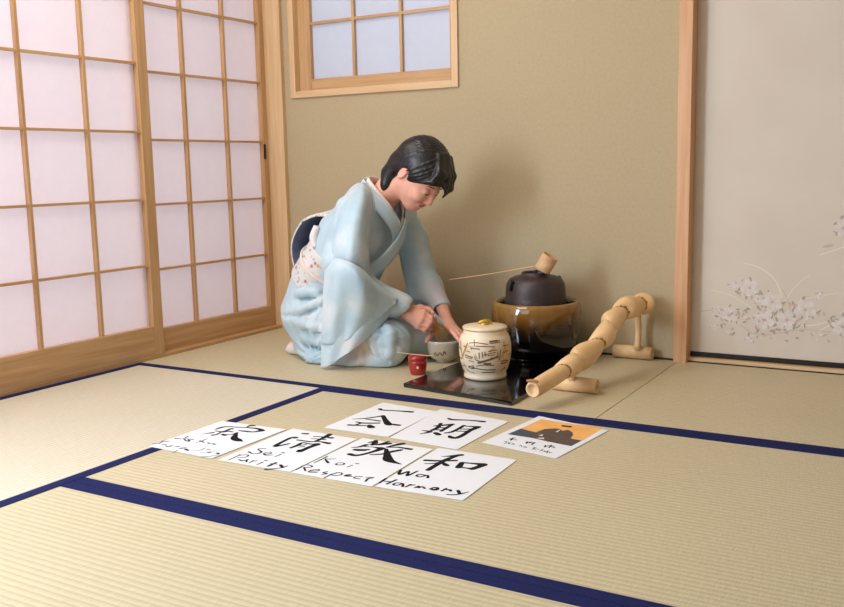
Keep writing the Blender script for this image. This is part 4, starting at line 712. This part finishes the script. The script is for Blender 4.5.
# arms
B.chain([(.765, -.54, .545, .034), (.735, -.605, .38, .036)], k=.02); B.chain([(.735, -.605, .38, .036), (.80, -.56, .285, .034), (.885, -.485, .212, .024), (.905, -.468, .203, .022)], k=.02)
B.chain([(.79, -.25, .51, .030), (.845, -.205, .33, .036), (.92, -.235, .245, .030), (.982, -.282, .180, .021)], k=.02)
# legs (folded under)
for s_ in (-.09, .09):
    B.chain([(.52, -.40 + s_, .15, .065), (.70, -.40 + s_, .12, .058), (.87, -.40 + s_, .075, .045)], k=.03); B.chain([(.86, -.40 + s_, .062, .040), (.70, -.40 + s_, .055, .034), (.47, -.40 + s_, .045, .026), (.41, -.40 + s_ * .7, .026, .022)], k=.02)
# right hand: fist round the whisk handle
WH0, WH1 = np.array([.996, -.420, .190]), np.array([1.040, -.368, .078])   # whisk axis top -> bottom
B.chain([(.905, -.468, .203, .021), (.93, -.458, .193, .024), (.958, -.452, .182, .026)], k=.02)
kn = [(.990, -.438, .190), (.992, -.452, .175), (.986, -.458, .158), (.974, -.456, .142)]
for K_ in kn: B.cap((.935, -.458, .185), K_, .016, .0125, k=.016)
f1 = [(1.016, -.430, .170), (1.018, -.440, .157), (1.010, -.446, .141), (.997, -.446, .128)]
f2 = [(1.014, -.400, .160), (1.014, -.410, .146), (1.006, -.418, .130), (.992, -.424, .118)]
f3 = [(.996, -.392, .165), (.996, -.400, .150), (.988, -.408, .136), (.976, -.416, .125)]
for a, b, c_, d, r in zip(kn, f1, f2, f3, (.0095, .0098, .0092, .0082)): B.chain([a + (r + .001,), b + (r,), c_ + (r - .0008,), d + (r - .0015,)], k=.004)
B.chain([(.935, -.440, .198, .013), (.965, -.418, .202, .0115), (.992, -.406, .196, .0098), (1.010, -.408, .184, .0085)], k=.007)
# left hand: spread over the bowl rim
B.chain([(.982, -.282, .180, .020), (1.000, -.302, .160, .022)], k=.015)
lk = [(1.016, -.332, .130), (1.028, -.330, .133), (1.038, -.322, .132), (1.043, -.311, .126)]
for K_ in lk: B.cap((1.003, -.303, .155), K_, .015, .0105, k=.012)
rim = [((1.052, -.352, .118), (1.084, -.372, .100), (1.107, -.380, .080)), ((1.062, -.342, .118), (1.092, -.354, .098), (1.109, -.358, .076)), ((1.070, -.328, .114), (1.096, -.334, .095), (1.108, -.338, .074)), ((1.070, -.312, .106), (1.092, -.314, .088), (1.101, -.316, .071))]
for a, T, r in zip(lk, rim, (.0092, .0094, .0088, .0078)): B.chain([a + (r + .001,), T[0] + (r,), T[1] + (r - .0008,), T[2] + (r - .002,)], k=.004)
B.chain([(1.000, -.308, .148, .0135), (1.003, -.345, .124, .0112), (.998, -.388, .102, .0098), (.992, -.412, .090, .0085), (.990, -.424, .080, .007)], k=.006)
B.floor(.003)
def skinmat(c_):
    q = (c_ - HC) @ HR.T
    return ((q[:, 0] > .084) & (np.abs(q[:, 1]) < .021 - .0 * q[:, 0]) & (np.abs(q[:, 2] + .067) < .0072 * (1.15 - np.abs(q[:, 1]) / .03)))
flink('body', B, [M['skin'], M['lips']], wm, 1, skinmat)
# --- hair
Hh = Field(HC - .19, HC + .17, .0025)
Hh.ell(hp(-.016, 0, .030), (.110, .090, .096), HR, k=.01)
# expose the face and the neck
Hh.ell(hp(.095, 0, -.075), (.105, .105, .108), HR, k=.008, sub=True)
Hh.ell(hp(.03, 0, -.13), (.09, .12, .09), HR, k=.01, sub=True)
for s_ in (-1, 1): Hh.ell(hp(-.006, s_ * .088, -.022), (.020, .022, .028), HR, k=.008, sub=True)
# back, nape and little bun
Hh.chain([tuple(hp(-.070, -.04, .03)) + (.036,), tuple(hp(-.074, -.035, -.03)) + (.034,), tuple(hp(-.070, -.036, -.085)) + (.027,), tuple(hp(-.046, -.044, -.116)) + (.017,), tuple(hp(-.028, -.047, -.142)) + (.006,)], k=.025)
Hh.chain([tuple(hp(-.070, .04, .03)) + (.036,), tuple(hp(-.074, .035, -.03)) + (.034,), tuple(hp(-.070, .036, -.085)) + (.027,), tuple(hp(-.054, .042, -.120)) + (.018,), tuple(hp(-.040, .045, -.150)) + (.007,)], k=.025)
Hh.ell(hp(-.098, 0, -.01), (.026, .034, .040), HR, k=.02)
# swept fringe over the brow
for (a, b, c_, d) in (((.02, -.03, .112), (.070, -.045, .082), (.084, -.060, .050), (.062, -.078, .022)), ((.02, .01, .114), (.080, .015, .080), (.103, .030, .045), (.104, .045, .004)), ((.02, .0, .114), (.082, -.010, .078), (.102, .005, .050), (.108, .030, .020)), ((.02, .04, .106), (.072, .05, .072), (.096, .058, .035), (.098, .062, -.012)), ((.02, -.015, .112), (.078, -.030, .078), (.094, -.040, .054), (.086, -.058, .034))):
    Hh.chain([tuple(hp(*a)) + (.012,), tuple(hp(*b)) + (.013,), tuple(hp(*c_)) + (.010,), tuple(hp(*d)) + (.003,)], k=.011)
rr = random.Random(5)
def hdir(a, b, t):
    a = np.array(a, float); b = np.array(b, float); a /= np.linalg.norm(a); b /= np.linalg.norm(b); w_ = math.acos(max(-1, min(1, a @ b)))
    return (math.sin((1 - t) * w_) * a + math.sin(t * w_) * b) / math.sin(w_)
for sd in (-1, 1):
    for i in range(15):
        f0 = .85 - i * .11; P = []
        for t in np.linspace(0, 1, 8):
            v_ = hdir((f0, .10 * sd, 1), (-.15 - .05 * i + (.75 - .08 * i if i < 5 else 0), .95 * sd, -.42 + .02 * i), t); P.append(tuple(hp(-.016 + .109 * v_[0], .089 * v_[1], .030 + .095 * v_[2])) + (.0048 * (1 - .5 * t),))
        Hh.chain(P, k=.003)
flink('hair', Hh, M['hair'], wm, 1)
bm = bmesh.new(); tube(bm, [tuple(hp(-.078, -.068, .045)) + (.002,), tuple(hp(-.096, -.056, .022)) + (.0045,), tuple(hp(-.110, -.040, .000)) + (.003,)], 10, flat=.5); bmlink('hair_clip', bm, M['white'], wm, True)
for s_ in (-1, 1):
    bm = bmesh.new(); tube(bm, [tuple(hp(.0875, s_ * .018, -.0085)) + (.0008,), tuple(hp(.0895, s_ * .028, -.0135)) + (.0015,), tuple(hp(.0865, s_ * .038, -.0125)) + (.0016,), tuple(hp(.078, s_ * .047, -.008)) + (.0008,)], 8); bmlink('eyelashes', bm, M['hair'], wm, True)
    bm = bmesh.new(); tube(bm, [tuple(hp(.0885, s_ * .016, .016)) + (.001,), tuple(hp(.0860, s_ * .030, .020)) + (.002,), tuple(hp(.076, s_ * .046, .017)) + (.0008,)], 8); bmlink('eyebrow', bm, M['hair'], wm, True)
# --- kimono body and skirt
K = Field((.30, -.74, -.01), (1.08, -.10, .72), .0035)
def torso(F_, r=0, lo=0):
    F_.chain([(.55, -.40, .26, .115 + r), (.62, -.40, .35, .118 + r), (.70, -.40, .455, .118 + r), (.745, -.40, .52, .095 + r)], k=.05)
for s_ in (-.055, .055): K.chain([(.55, -.40 + s_, .26, .118), (.62, -.40 + s_, .35, .114), (.70, -.40 + s_, .46, .112), (.745, -.40 + s_, .53, .085)], k=.05)
K.cap((.755, -.44, .560), (.752, -.525, .555), .064, .056, k=.05); K.cap((.775, -.36, .55), (.79, -.245, .52), .06, .058, k=.05)
K.cap((.755, -.40, .585), (.79, -.40, .60), .06, .055, k=.03)
# hips, thighs, shins
K.ell((.540, -.42, .185), (.118, .168, .145), k=.04); K.ell((.545, -.42, .08), (.100, .165, .09), k=.05)
for s_ in (-.095, .085):
    K.chain([(.52, -.41 + s_, .17, .095), (.72, -.41 + s_, .135, .088), (.885 + (.05 if s_ > 0 else 0), -.41 + s_, .090, .078)], k=.04)
    K.chain([(.51, -.41 + s_, .048, .048), (.65, -.41 + s_ * 1.15, .050, .055), (.88 + (.05 if s_ > 0 else 0), -.41 + s_ * 1.05, .05, .055)], k=.03)
K.cap((.56, -.555, .03), (.86, -.525, .035), .035, .04, k=.03); K.chain([(.60, -.60, .018, .022), (.76, -.575, .022, .026), (.88, -.525, .03, .03)], k=.03)
K.cap((.60, -.40, .14), (.88, -.40, .09), .10, .075, k=.04)
# creases
for P in ([(.45, -.595, .225), (.50, -.605, .215), (.58, -.60, .225)], [(.43, -.575, .11), (.50, -.60, .085), (.60, -.615, .075)], [(.42, -.565, .17), (.48, -.60, .165), (.56, -.61, .18)], [(.42, -.60, .05), (.52, -.62, .045), (.62, -.645, .05)], [(.80, -.605, .12), (.87, -.59, .07), (.91, -.56, .02)], [(.86, -.585, .15), (.945, -.545, .10), (.985, -.49, .04)], [(.74, -.60, .16), (.80, -.60, .10), (.82, -.60, .04)], [(.92, -.53, .16), (.99, -.47, .08)]):
    K.chain([p + (.005,) for p in P], k=.012, sub=True)
def surf(F_, x, z):
    i = int(round((x - F_.lo[0]) / F_.h)); k_ = int(round((z - F_.lo[2]) / F_.h)); col = F_.d[i, :, k_]; j = int(np.argmax(col < 0)); return F_.lo[1] + F_.h * j if col.min() < 0 else None
HIPF = [[(0.516, 0.294), (0.591, 0.274), (0.679, 0.24)], [(0.531, 0.172), (0.598, 0.197), (0.675, 0.233)], [(0.533, 0.135), (0.604, 0.12), (0.65, 0.117)], [(0.555, 0.073), (0.601, 0.064), (0.648, 0.061)], [(0.538, 0.239), (0.58, 0.244), (0.62, 0.243)]]
KNF = [[(0.902, 0.141), (0.93, 0.096), (0.909, 0.022)], [(0.972, 0.154), (1.011, 0.102), (1.024, 0.04)], [(0.84, 0.105), (0.81, 0.054), (0.814, 0.008)], [(0.875, 0.132), (0.859, 0.09), (0.869, 0.042)]]
for L_, rad in [(q, .0085) for q in HIPF] + [(q, .008) for q in KNF]:
    C_ = catmull([(a, b, 0) for a, b in L_], 6); Q_ = [(p[0], surf(K, p[0], p[1]), p[1]) for p in C_]; Q_ = [(x, y + .001, z) for x, y, z in Q_ if y is not None]
    n_ = len(Q_)
    if n_ > 2: K.chain([q + (rad * (.35 + .65 * math.sin(PI * (i + .5) / n_)),) for i, q in enumerate(Q_)], k=.010, sub=True); K.chain([(q[0], q[1] + .004, q[2] + .016, .008) for q in Q_], k=.02)
# neck opening
K.chain([(.80, -.40, .66, .058), (.85, -.40, .60, .055), (.895, -.40, .545, .036), (.915, -.40, .50, .014)], k=.012, sub=True)
def kfold(X, Y, Z):
    a = np.arctan2(Z - .02, .62 - X); sk = np.clip((.26 - Z) / .06, 0, 1) * np.clip((-.50 - Y) / .05, 0, 1)
    f = np.sin(a * 13 + 6 * X + 2 * np.sin(Z * 22)) ** 3 * .0035 * sk
    up = np.clip((Z - .36) / .06, 0, 1)
    return f + up * .0018 * np.sin(55 * (X * .8 + Z * .6) + 25 * Y + 2 * np.sin(20 * Z))
K.warp(kfold)
K.floor(.002)
KZ = K
flink('kimono', K, M['kim'], wm, 2)
# collars: bands following the chest
def band(name, P, wd, th, m):
    bm = bmesh.new(); C_ = catmull([p[:3] for p in P], 8); NN = catmull([p[3:6] for p in P], 8); rings = []
    for i, (c0, n0) in enumerate(zip(C_, NN)):
        d = Vector(C_[min(i + 1, len(C_) - 1)] - C_[max(i - 1, 0)]).normalized(); nv = Vector(n0).normalized(); s_ = d.cross(nv).normalized(); nv = s_.cross(d); c0 = Vector(c0)
        rings.append([bm.verts.new(c0 + s_ * (wd * a) + nv * (th * b)) for a, b in ((-.5, -.5), (-.5, .3), (-.25, .5), (.25, .5), (.5, .3), (.5, -.5))])
    for A, B_ in zip(rings, rings[1:]):
        for k_ in range(6): bm.faces.new((A[k_], A[(k_ + 1) % 6], B_[(k_ + 1) % 6], B_[k_]))
    bm.faces.new(rings[0]); bm.faces.new(rings[-1]); return bmlink(name, bm, m, wm, True)
nearC = [(.722, -.395, .650, -.8, 0, .55), (.742, -.450, .645, -.4, -.8, .4), (.795, -.478, .610, 0, -.9, .5), (.855, -.468, .553, .5, -.8, .4), (.878, -.430, .490, .8, -.5, .2), (.855, -.390, .435, .95, -.1, -.1)]
farC = [(.722, -.405, .650, -.8, 0, .55), (.745, -.350, .640, -.4, .8, .4), (.80, -.325, .60, 0, .9, .5), (.855, -.338, .545, .5, .8, .4), (.875, -.375, .480, .8, .5, .2), (.866, -.425, .415, .95, -.1, -.1), (.838, -.485, .360, .8, -.5, -.2), (.79, -.545, .315, .5, -.8, -.1)]
band('collar', nearC, .050, .006, M['kim']); band('collar', [tuple(np.array(p) + np.array([.004, 0, .002, 0, 0, 0])) for p in farC], .050, .006, M['kim'])
def shift(P, a): return [(p[0] + (.80 - p[0]) * a + .010, p[1] + (-.40 - p[1]) * a, p[2] + .010) + tuple(p[3:]) for p in P]
band('inner_collar', shift(nearC, .18)[:5], .036, .005, M['pinkw']); band('inner_collar', shift(farC, .18)[:5], .036, .005, M['pinkw'])
# --- obi band
O = Field((.36, -.68, .16), (.86, -.12, .56), .004)
ax_ = np.array([.64, 0, .77])
def slab(F_, c0, c1, rx, ry, k=.01):
    c0 = np.array(c0); c1 = np.array(c1); a = (c1 - c0); L_ = np.linalg.norm(a); a = a / L_; n2 = np.array([a[2], 0, -a[0]])
    def fn(X, Y, Z):
        px, py, pz = X - c0[0], Y - c0[1], Z - c0[2]; t = px * a[0] + pz * a[2]; u = px * n2[0] + pz * n2[2]
        q = np.sqrt((u / rx) ** 2 + (py / ry) ** 2); dr = (q - 1) * min(rx, ry); da = np.abs(t - L_ / 2) - L_ / 2
        return np.maximum(dr, da)
    m = max(rx, ry); F_.put(fn, np.minimum(c0, c1) - m, np.maximum(c0, c1) + m, k)
slab(O, (.545, -.40, .27), (.645, -.40, .395), .132, .186)
flink('obi', O, M['obi'], wm, 2)
bm = bmesh.new()
cc = np.array([.60, -.40, .337]); n2 = np.array([.77, 0, -.64]); ring = []
for i in range(49):
    t = 2 * PI * i / 48; p = cc + n2 * (.136 * math.cos(t)) + np.array([0, .190 * math.sin(t), 0]); ring.append((p[0], p[1], p[2], .0055))
tube(bm, ring, 10, sub=1, up=(.64, 0, .77), caps=False); bmlink('obi_cord', bm, M['pinkw'], wm, True)
# drum knot: patterned loop with a navy lining, open to the sides
loop = [(.640, .555), (.580, .556), (.520, .535), (.485, .500), (.458, .450), (.454, .400), (.468, .350), (.505, .325), (.540, .335), (.562, .372)]
LP = catmull([(a, 0, b) for a, b in loop], 6)
bm = bmesh.new(); N_ = len(LP); th = .006; rows = []
for j, (yy, sc_) in enumerate(((-.525, 1.0), (-.52, 1.01), (-.47, .99), (-.40, .98), (-.32, .99), (-.28, 1.01), (-.275, 1.0))):
    out_, inn_ = [], []
    for i, p in enumerate(LP):
        d = LP[min(i + 1, N_ - 1)] - LP[max(i - 1, 0)]; d = d / np.linalg.norm(d); nrm = np.array([d[2], 0, -d[0]])   # outward
        c0 = np.array([.53, 0, .44]); q = c0 + (p - c0) * sc_ * .93 + np.array([.012 + (yy + .525) * .12, 0, -.012 + (yy + .525) * .16]); t_ = th if 0 < j < 6 else th * .4
        nn_ = nrm if (q - c0) @ nrm > 0 else -nrm
        out_.append(bm.verts.new((q[0] + nn_[0] * t_, yy, q[2] + nn_[2] * t_))); inn_.append(bm.verts.new((q[0] - nn_[0] * t_, yy, q[2] - nn_[2] * t_)))
    rows.append((out_, inn_))
for (o1, i1), (o2, i2) in zip(rows, rows[1:]):
    for i in range(N_ - 1):
        f = bm.faces.new((o1[i], o1[i + 1], o2[i + 1], o2[i])); f.material_index = 0
        f = bm.faces.new((i1[i + 1], i1[i], i2[i], i2[i + 1])); f.material_index = 1
    for i in (0, N_ - 1): bm.faces.new((o1[i], i1[i], i2[i], o2[i]))
for o1, i1 in (rows[0], rows[-1]):
    for i in range(N_ - 1): f = bm.faces.new((o1[i], o1[i + 1], i1[i + 1], i1[i])); f.material_index = 0
bmlink('obi_knot', bm, [M['obi'], M['onavy']], wm, True)
# folded inner layer of the knot and the cord pad
bm = bmesh.new()
TB = [(.500, -.50, .335), (.535, -.50, .39), (.56, -.50, .44), (.575, -.50, .50)]
for w_, mi in ((0, 0),):
    a = [bm.verts.new((x, -.505, z)) for x, _, z in TB]; b = [bm.verts.new((x, -.30, z)) for x, _, z in TB]; a2 = [bm.verts.new((x + .012, -.505, z - .006)) for x, _, z in TB]; b2 = [bm.verts.new((x + .012, -.30, z - .006)) for x, _, z in TB]
    for i in range(3):
        bm.faces.new((a[i], a[i + 1], b[i + 1], b[i])); bm.faces.new((a2[i], b2[i], b2[i + 1], a2[i + 1])); bm.faces.new((a[i], a2[i], a2[i + 1], a[i + 1])); bm.faces.new((b[i], b[i + 1], b2[i + 1], b2[i]))
    bm.faces.new((a[0], b[0], b2[0], a2[0])); bm.faces.new((a[3], a2[3], b2[3], b[3]))
bmlink('knot_tail', bm, M['obi'], wm)
bm = bmesh.new(); tube(bm, [(.620, -.560, .50, .012), (.605, -.562, .46, .015), (.612, -.565, .425, .010)], 12); bmlink('obi_pad', bm, M['white'], wm, True)
# --- right sleeve (near): shoulder tube, forearm tube and the hanging bag
Sr = Field((.56, -.76, -.01), (1.02, -.42, .66), .004)
Sr.chain([(.765, -.525, .555, .058), (.75, -.565, .48, .060), (.745, -.595, .39, .055)], k=.03)
Sr.chain([(.738, -.61, .38, .056), (.80, -.58, .305, .052), (.885, -.50, .225, .044), (.925, -.478, .215, .040)], k=.03)
# open cuff
Sr.chain([(.915, -.482, .212, .030), (.96, -.462, .20, .034)], k=.006, sub=True)
def sfold(X, Y, Z):
    a = np.arctan2(Z - .36, X - .70); r_ = np.sqrt((X - .70) ** 2 + (Z - .36) ** 2)
    low = np.clip((.36 - Z) / .05, 0, 1) * np.clip((r_ - .03) / .05, 0, 1)
    f = -.0048 * np.abs(np.sin(a * 5.5 + .6)) ** 2.5 * low
    up = np.clip((Z - .36) / .04, 0, 1)
    return f + up * .0028 * np.sin(38 * (X * .9 - Z * .5) + 1.2 * np.sin(30 * Z)) + .0012 * np.sin(70 * X + 40 * Z + 30 * Y)
Sr.warp(sfold)
Sr.floor(.003)
flink('sleeve', Sr, M['kim'], wm, 2)
SLV1 = [[(0.707,-0.625,0.376),(0.781,-0.668,0.398),(0.852,-0.69,0.39),(0.887,-0.668,0.362),(0.892,-0.59,0.307),(0.928,-0.51,0.246)],[(0.717,-0.65,0.351),(0.799,-0.7,0.377),(0.865,-0.715,0.366),(0.904,-0.69,0.332),(0.908,-0.605,0.285),(0.934,-0.522,0.243)],[(0.721,-0.665,0.297),(0.8,-0.705,0.306),(0.85,-0.698,0.297),(0.896,-0.68,0.275),(0.908,-0.606,0.254),(0.935,-0.528,0.24)],[(0.72,-0.672,0.235),(0.781,-0.69,0.237),(0.822,-0.678,0.228),(0.873,-0.665,0.223),(0.899,-0.605,0.222),(0.936,-0.532,0.238)],[(0.713,-0.672,0.164),(0.763,-0.678,0.165),(0.801,-0.662,0.16),(0.849,-0.655,0.167),(0.889,-0.608,0.191),(0.936,-0.536,0.235)],[(0.706,-0.67,0.091),(0.751,-0.67,0.095),(0.788,-0.658,0.103),(0.827,-0.652,0.127),(0.88,-0.612,0.172),(0.937,-0.54,0.233)]]
SLV2 = [[(0.705,-0.64,0.254),(0.762,-0.65,0.258),(0.812,-0.64,0.252),(0.868,-0.635,0.246),(0.897,-0.59,0.239),(0.923,-0.515,0.233)],[(0.702,-0.65,0.191),(0.759,-0.66,0.197),(0.808,-0.648,0.198),(0.863,-0.64,0.206),(0.894,-0.592,0.214),(0.925,-0.518,0.227)],[(0.7,-0.657,0.128),(0.755,-0.668,0.137),(0.799,-0.655,0.145),(0.853,-0.645,0.16),(0.888,-0.596,0.183),(0.92,-0.522,0.218)],[(0.697,-0.662,0.065),(0.744,-0.672,0.077),(0.786,-0.66,0.094),(0.84,-0.65,0.119),(0.879,-0.6,0.154),(0.909,-0.53,0.196)],[(0.695,-0.664,0.025),(0.734,-0.672,0.038),(0.776,-0.664,0.061),(0.829,-0.652,0.091),(0.869,-0.604,0.134),(0.9,-0.54,0.181)],[(0.689,-0.66,-0.001),(0.73,-0.672,0.016),(0.769,-0.666,0.04),(0.819,-0.655,0.074),(0.858,-0.61,0.118),(0.887,-0.55,0.163)]]
SLV0 = [[(0.682,-0.455,0.614),(0.717,-0.47,0.637),(0.748,-0.475,0.651),(0.775,-0.475,0.651),(0.803,-0.478,0.63)],[(0.672,-0.5,0.567),(0.743,-0.555,0.592),(0.8,-0.575,0.608),(0.834,-0.565,0.608),(0.83,-0.515,0.578)],[(0.663,-0.535,0.511),(0.75,-0.605,0.538),(0.817,-0.63,0.559),(0.855,-0.61,0.558),(0.844,-0.545,0.52)],[(0.659,-0.56,0.449),(0.76,-0.64,0.476),(0.831,-0.665,0.491),(0.864,-0.635,0.486),(0.847,-0.565,0.447)],[(0.667,-0.585,0.39),(0.765,-0.655,0.415),(0.839,-0.68,0.428),(0.87,-0.65,0.418),(0.855,-0.58,0.38)],[(0.681,-0.605,0.336),(0.763,-0.65,0.359),(0.826,-0.665,0.366),(0.861,-0.635,0.347),(0.853,-0.57,0.306)]]
def cloth(name, G, m, th=.005, n=8, rip=.0):
    R_ = [catmull(r, n) for r in G]; cols = [catmull([r[i] for r in R_], n) for i in range(len(R_[0]))]
    bm = bmesh.new(); nc, nr = len(cols), len(cols[0]); A = np.array(cols)
    U = np.linspace(0, 1, nc)[:, None]; V = np.linspace(0, 1, nr)[None, :]
    A[:, :, 1] -= rip * np.sin(U * 17 + V * 5) * V * (1 - U)
    du = np.gradient(A, axis=0); dv = np.gradient(A, axis=1); N_ = np.cross(du, dv); N_ /= np.linalg.norm(N_, axis=2, keepdims=True) + 1e-9
    f_ = [[bm.verts.new(A[i, j] + N_[i, j] * th / 2) for j in range(nr)] for i in range(nc)]; b_ = [[bm.verts.new(A[i, j] - N_[i, j] * th / 2) for j in range(nr)] for i in range(nc)]
    for i in range(nc - 1):
        for j in range(nr - 1):
            bm.faces.new((f_[i][j], f_[i + 1][j], f_[i + 1][j + 1], f_[i][j + 1])); bm.faces.new((b_[i][j], b_[i][j + 1], b_[i + 1][j + 1], b_[i + 1][j]))
    for i in range(nc - 1):
        for j in (0, nr - 1): bm.faces.new((f_[i][j], f_[i + 1][j], b_[i + 1][j], b_[i][j]))
    for j in range(nr - 1):
        for i in (0, nc - 1): bm.faces.new((f_[i][j], f_[i][j + 1], b_[i][j + 1], b_[i][j]))
    return bmlink(name, bm, m, wm, True)
cloth('sleeve_drape', SLV1, M['kim'], .006, 8, .004)
cloth('sleeve_drape', [[(x, y, max(z, .006)) for x, y, z in r] for r in SLV2], M['kim'], .006, 8, .003)
cloth('upper_sleeve', SLV0, M['kim'], .005, 8, .010)

# --- left sleeve (far)
Sl = Field((.66, -.36, .0), (1.08, -.06, .64), .004)
Sl.chain([(.785, -.25, .52, .062), (.815, -.215, .42, .058), (.835, -.21, .335, .054)], k=.03)
Sl.chain([(.835, -.21, .335, .052), (.90, -.235, .255, .046), (.966, -.272, .188, .037)], k=.03)
Sl.tri((.82, -.18, .40), (.955, -.235, .19), (.86, -.19, .05), .012); Sl.tri((.82, -.18, .40), (.78, -.18, .30), (.86, -.19, .05), .012); Sl.tri((.965, -.25, .19), (.93, -.22, .06), (.86, -.19, .05), .010)
Sl.tri((.80, -.25, .46), (.84, -.26, .22), (.93, -.25, .22), .022, k=.03)
Sl.chain([(.965, -.272, .19, .027), (1.005, -.298, .150, .034)], k=.006, sub=True)
Sl.warp(lambda X, Y, Z: .0018 * np.sin(42 * (X * .9 + Z * .55) + 1.5 * np.sin(18 * Z)) * np.clip((.46 - Z) / .1, 0, 1))
Sl.floor(.003)
flink('sleeve', Sl, M['kim'], wm, 3)
# --- white socks
for s_, dx in ((-.075, .012), (.05, .02)):
    T = Field((.36, -.57, -.01), (.56, -.28, .10), .003)
    T.chain([(.50 + dx, -.42 + s_, .040, .033), (.455 + dx, -.42 + s_, .032, .027), (.42 + dx, -.42 + s_ * .9, .022, .020), (.395 + dx, -.42 + s_ * .85, .016, .013)], k=.02); T.floor(.002)
    flink('sock', T, M['white'], wm, 2)
# --- whisk held in the fist, standing in the bowl
M['whisk'] = mat('whisk_bamboo', srgb(206, 164, 96), .5, var=srgb(188, 142, 76), vscale=60)
wk = empty('tea_whisk', tuple(WH1), 'bamboo tea whisk held in the right fist over the bowl', 'whisk')
d = Vector(WH1 - WH0); L_ = d.length; q = d.to_track_quat('Z', 'Y').to_matrix()
bm = bmesh.new(); lathe(bm, [(0, 0), (.0095, 0), (.0098, .002), (.0095, .05), (.0105, .056), (.0075, .058), (0, .058)], (0, 0, 0), 24)
for v_ in bm.verts: v_.co = q @ v_.co + Vector(WH0)
bmlink('whisk_handle', bm, M['whisk'], wk, True)
bm = bmesh.new()
for i in range(36):
    a = 2 * PI * i / 36
    tube(bm, [(math.cos(a) * .0095, math.sin(a) * .0095, .054, .0009), (math.cos(a) * .022, math.sin(a) * .022, .085, .0007), (math.cos(a) * .025, math.sin(a) * .025, .112, .0006), (math.cos(a) * .021, math.sin(a) * .021, L_, .0005)], 4, sub=3)
for v_ in bm.verts: v_.co = q @ v_.co + Vector(WH0)
bmlink('whisk_tines', bm, M['whisk'], wk, True)
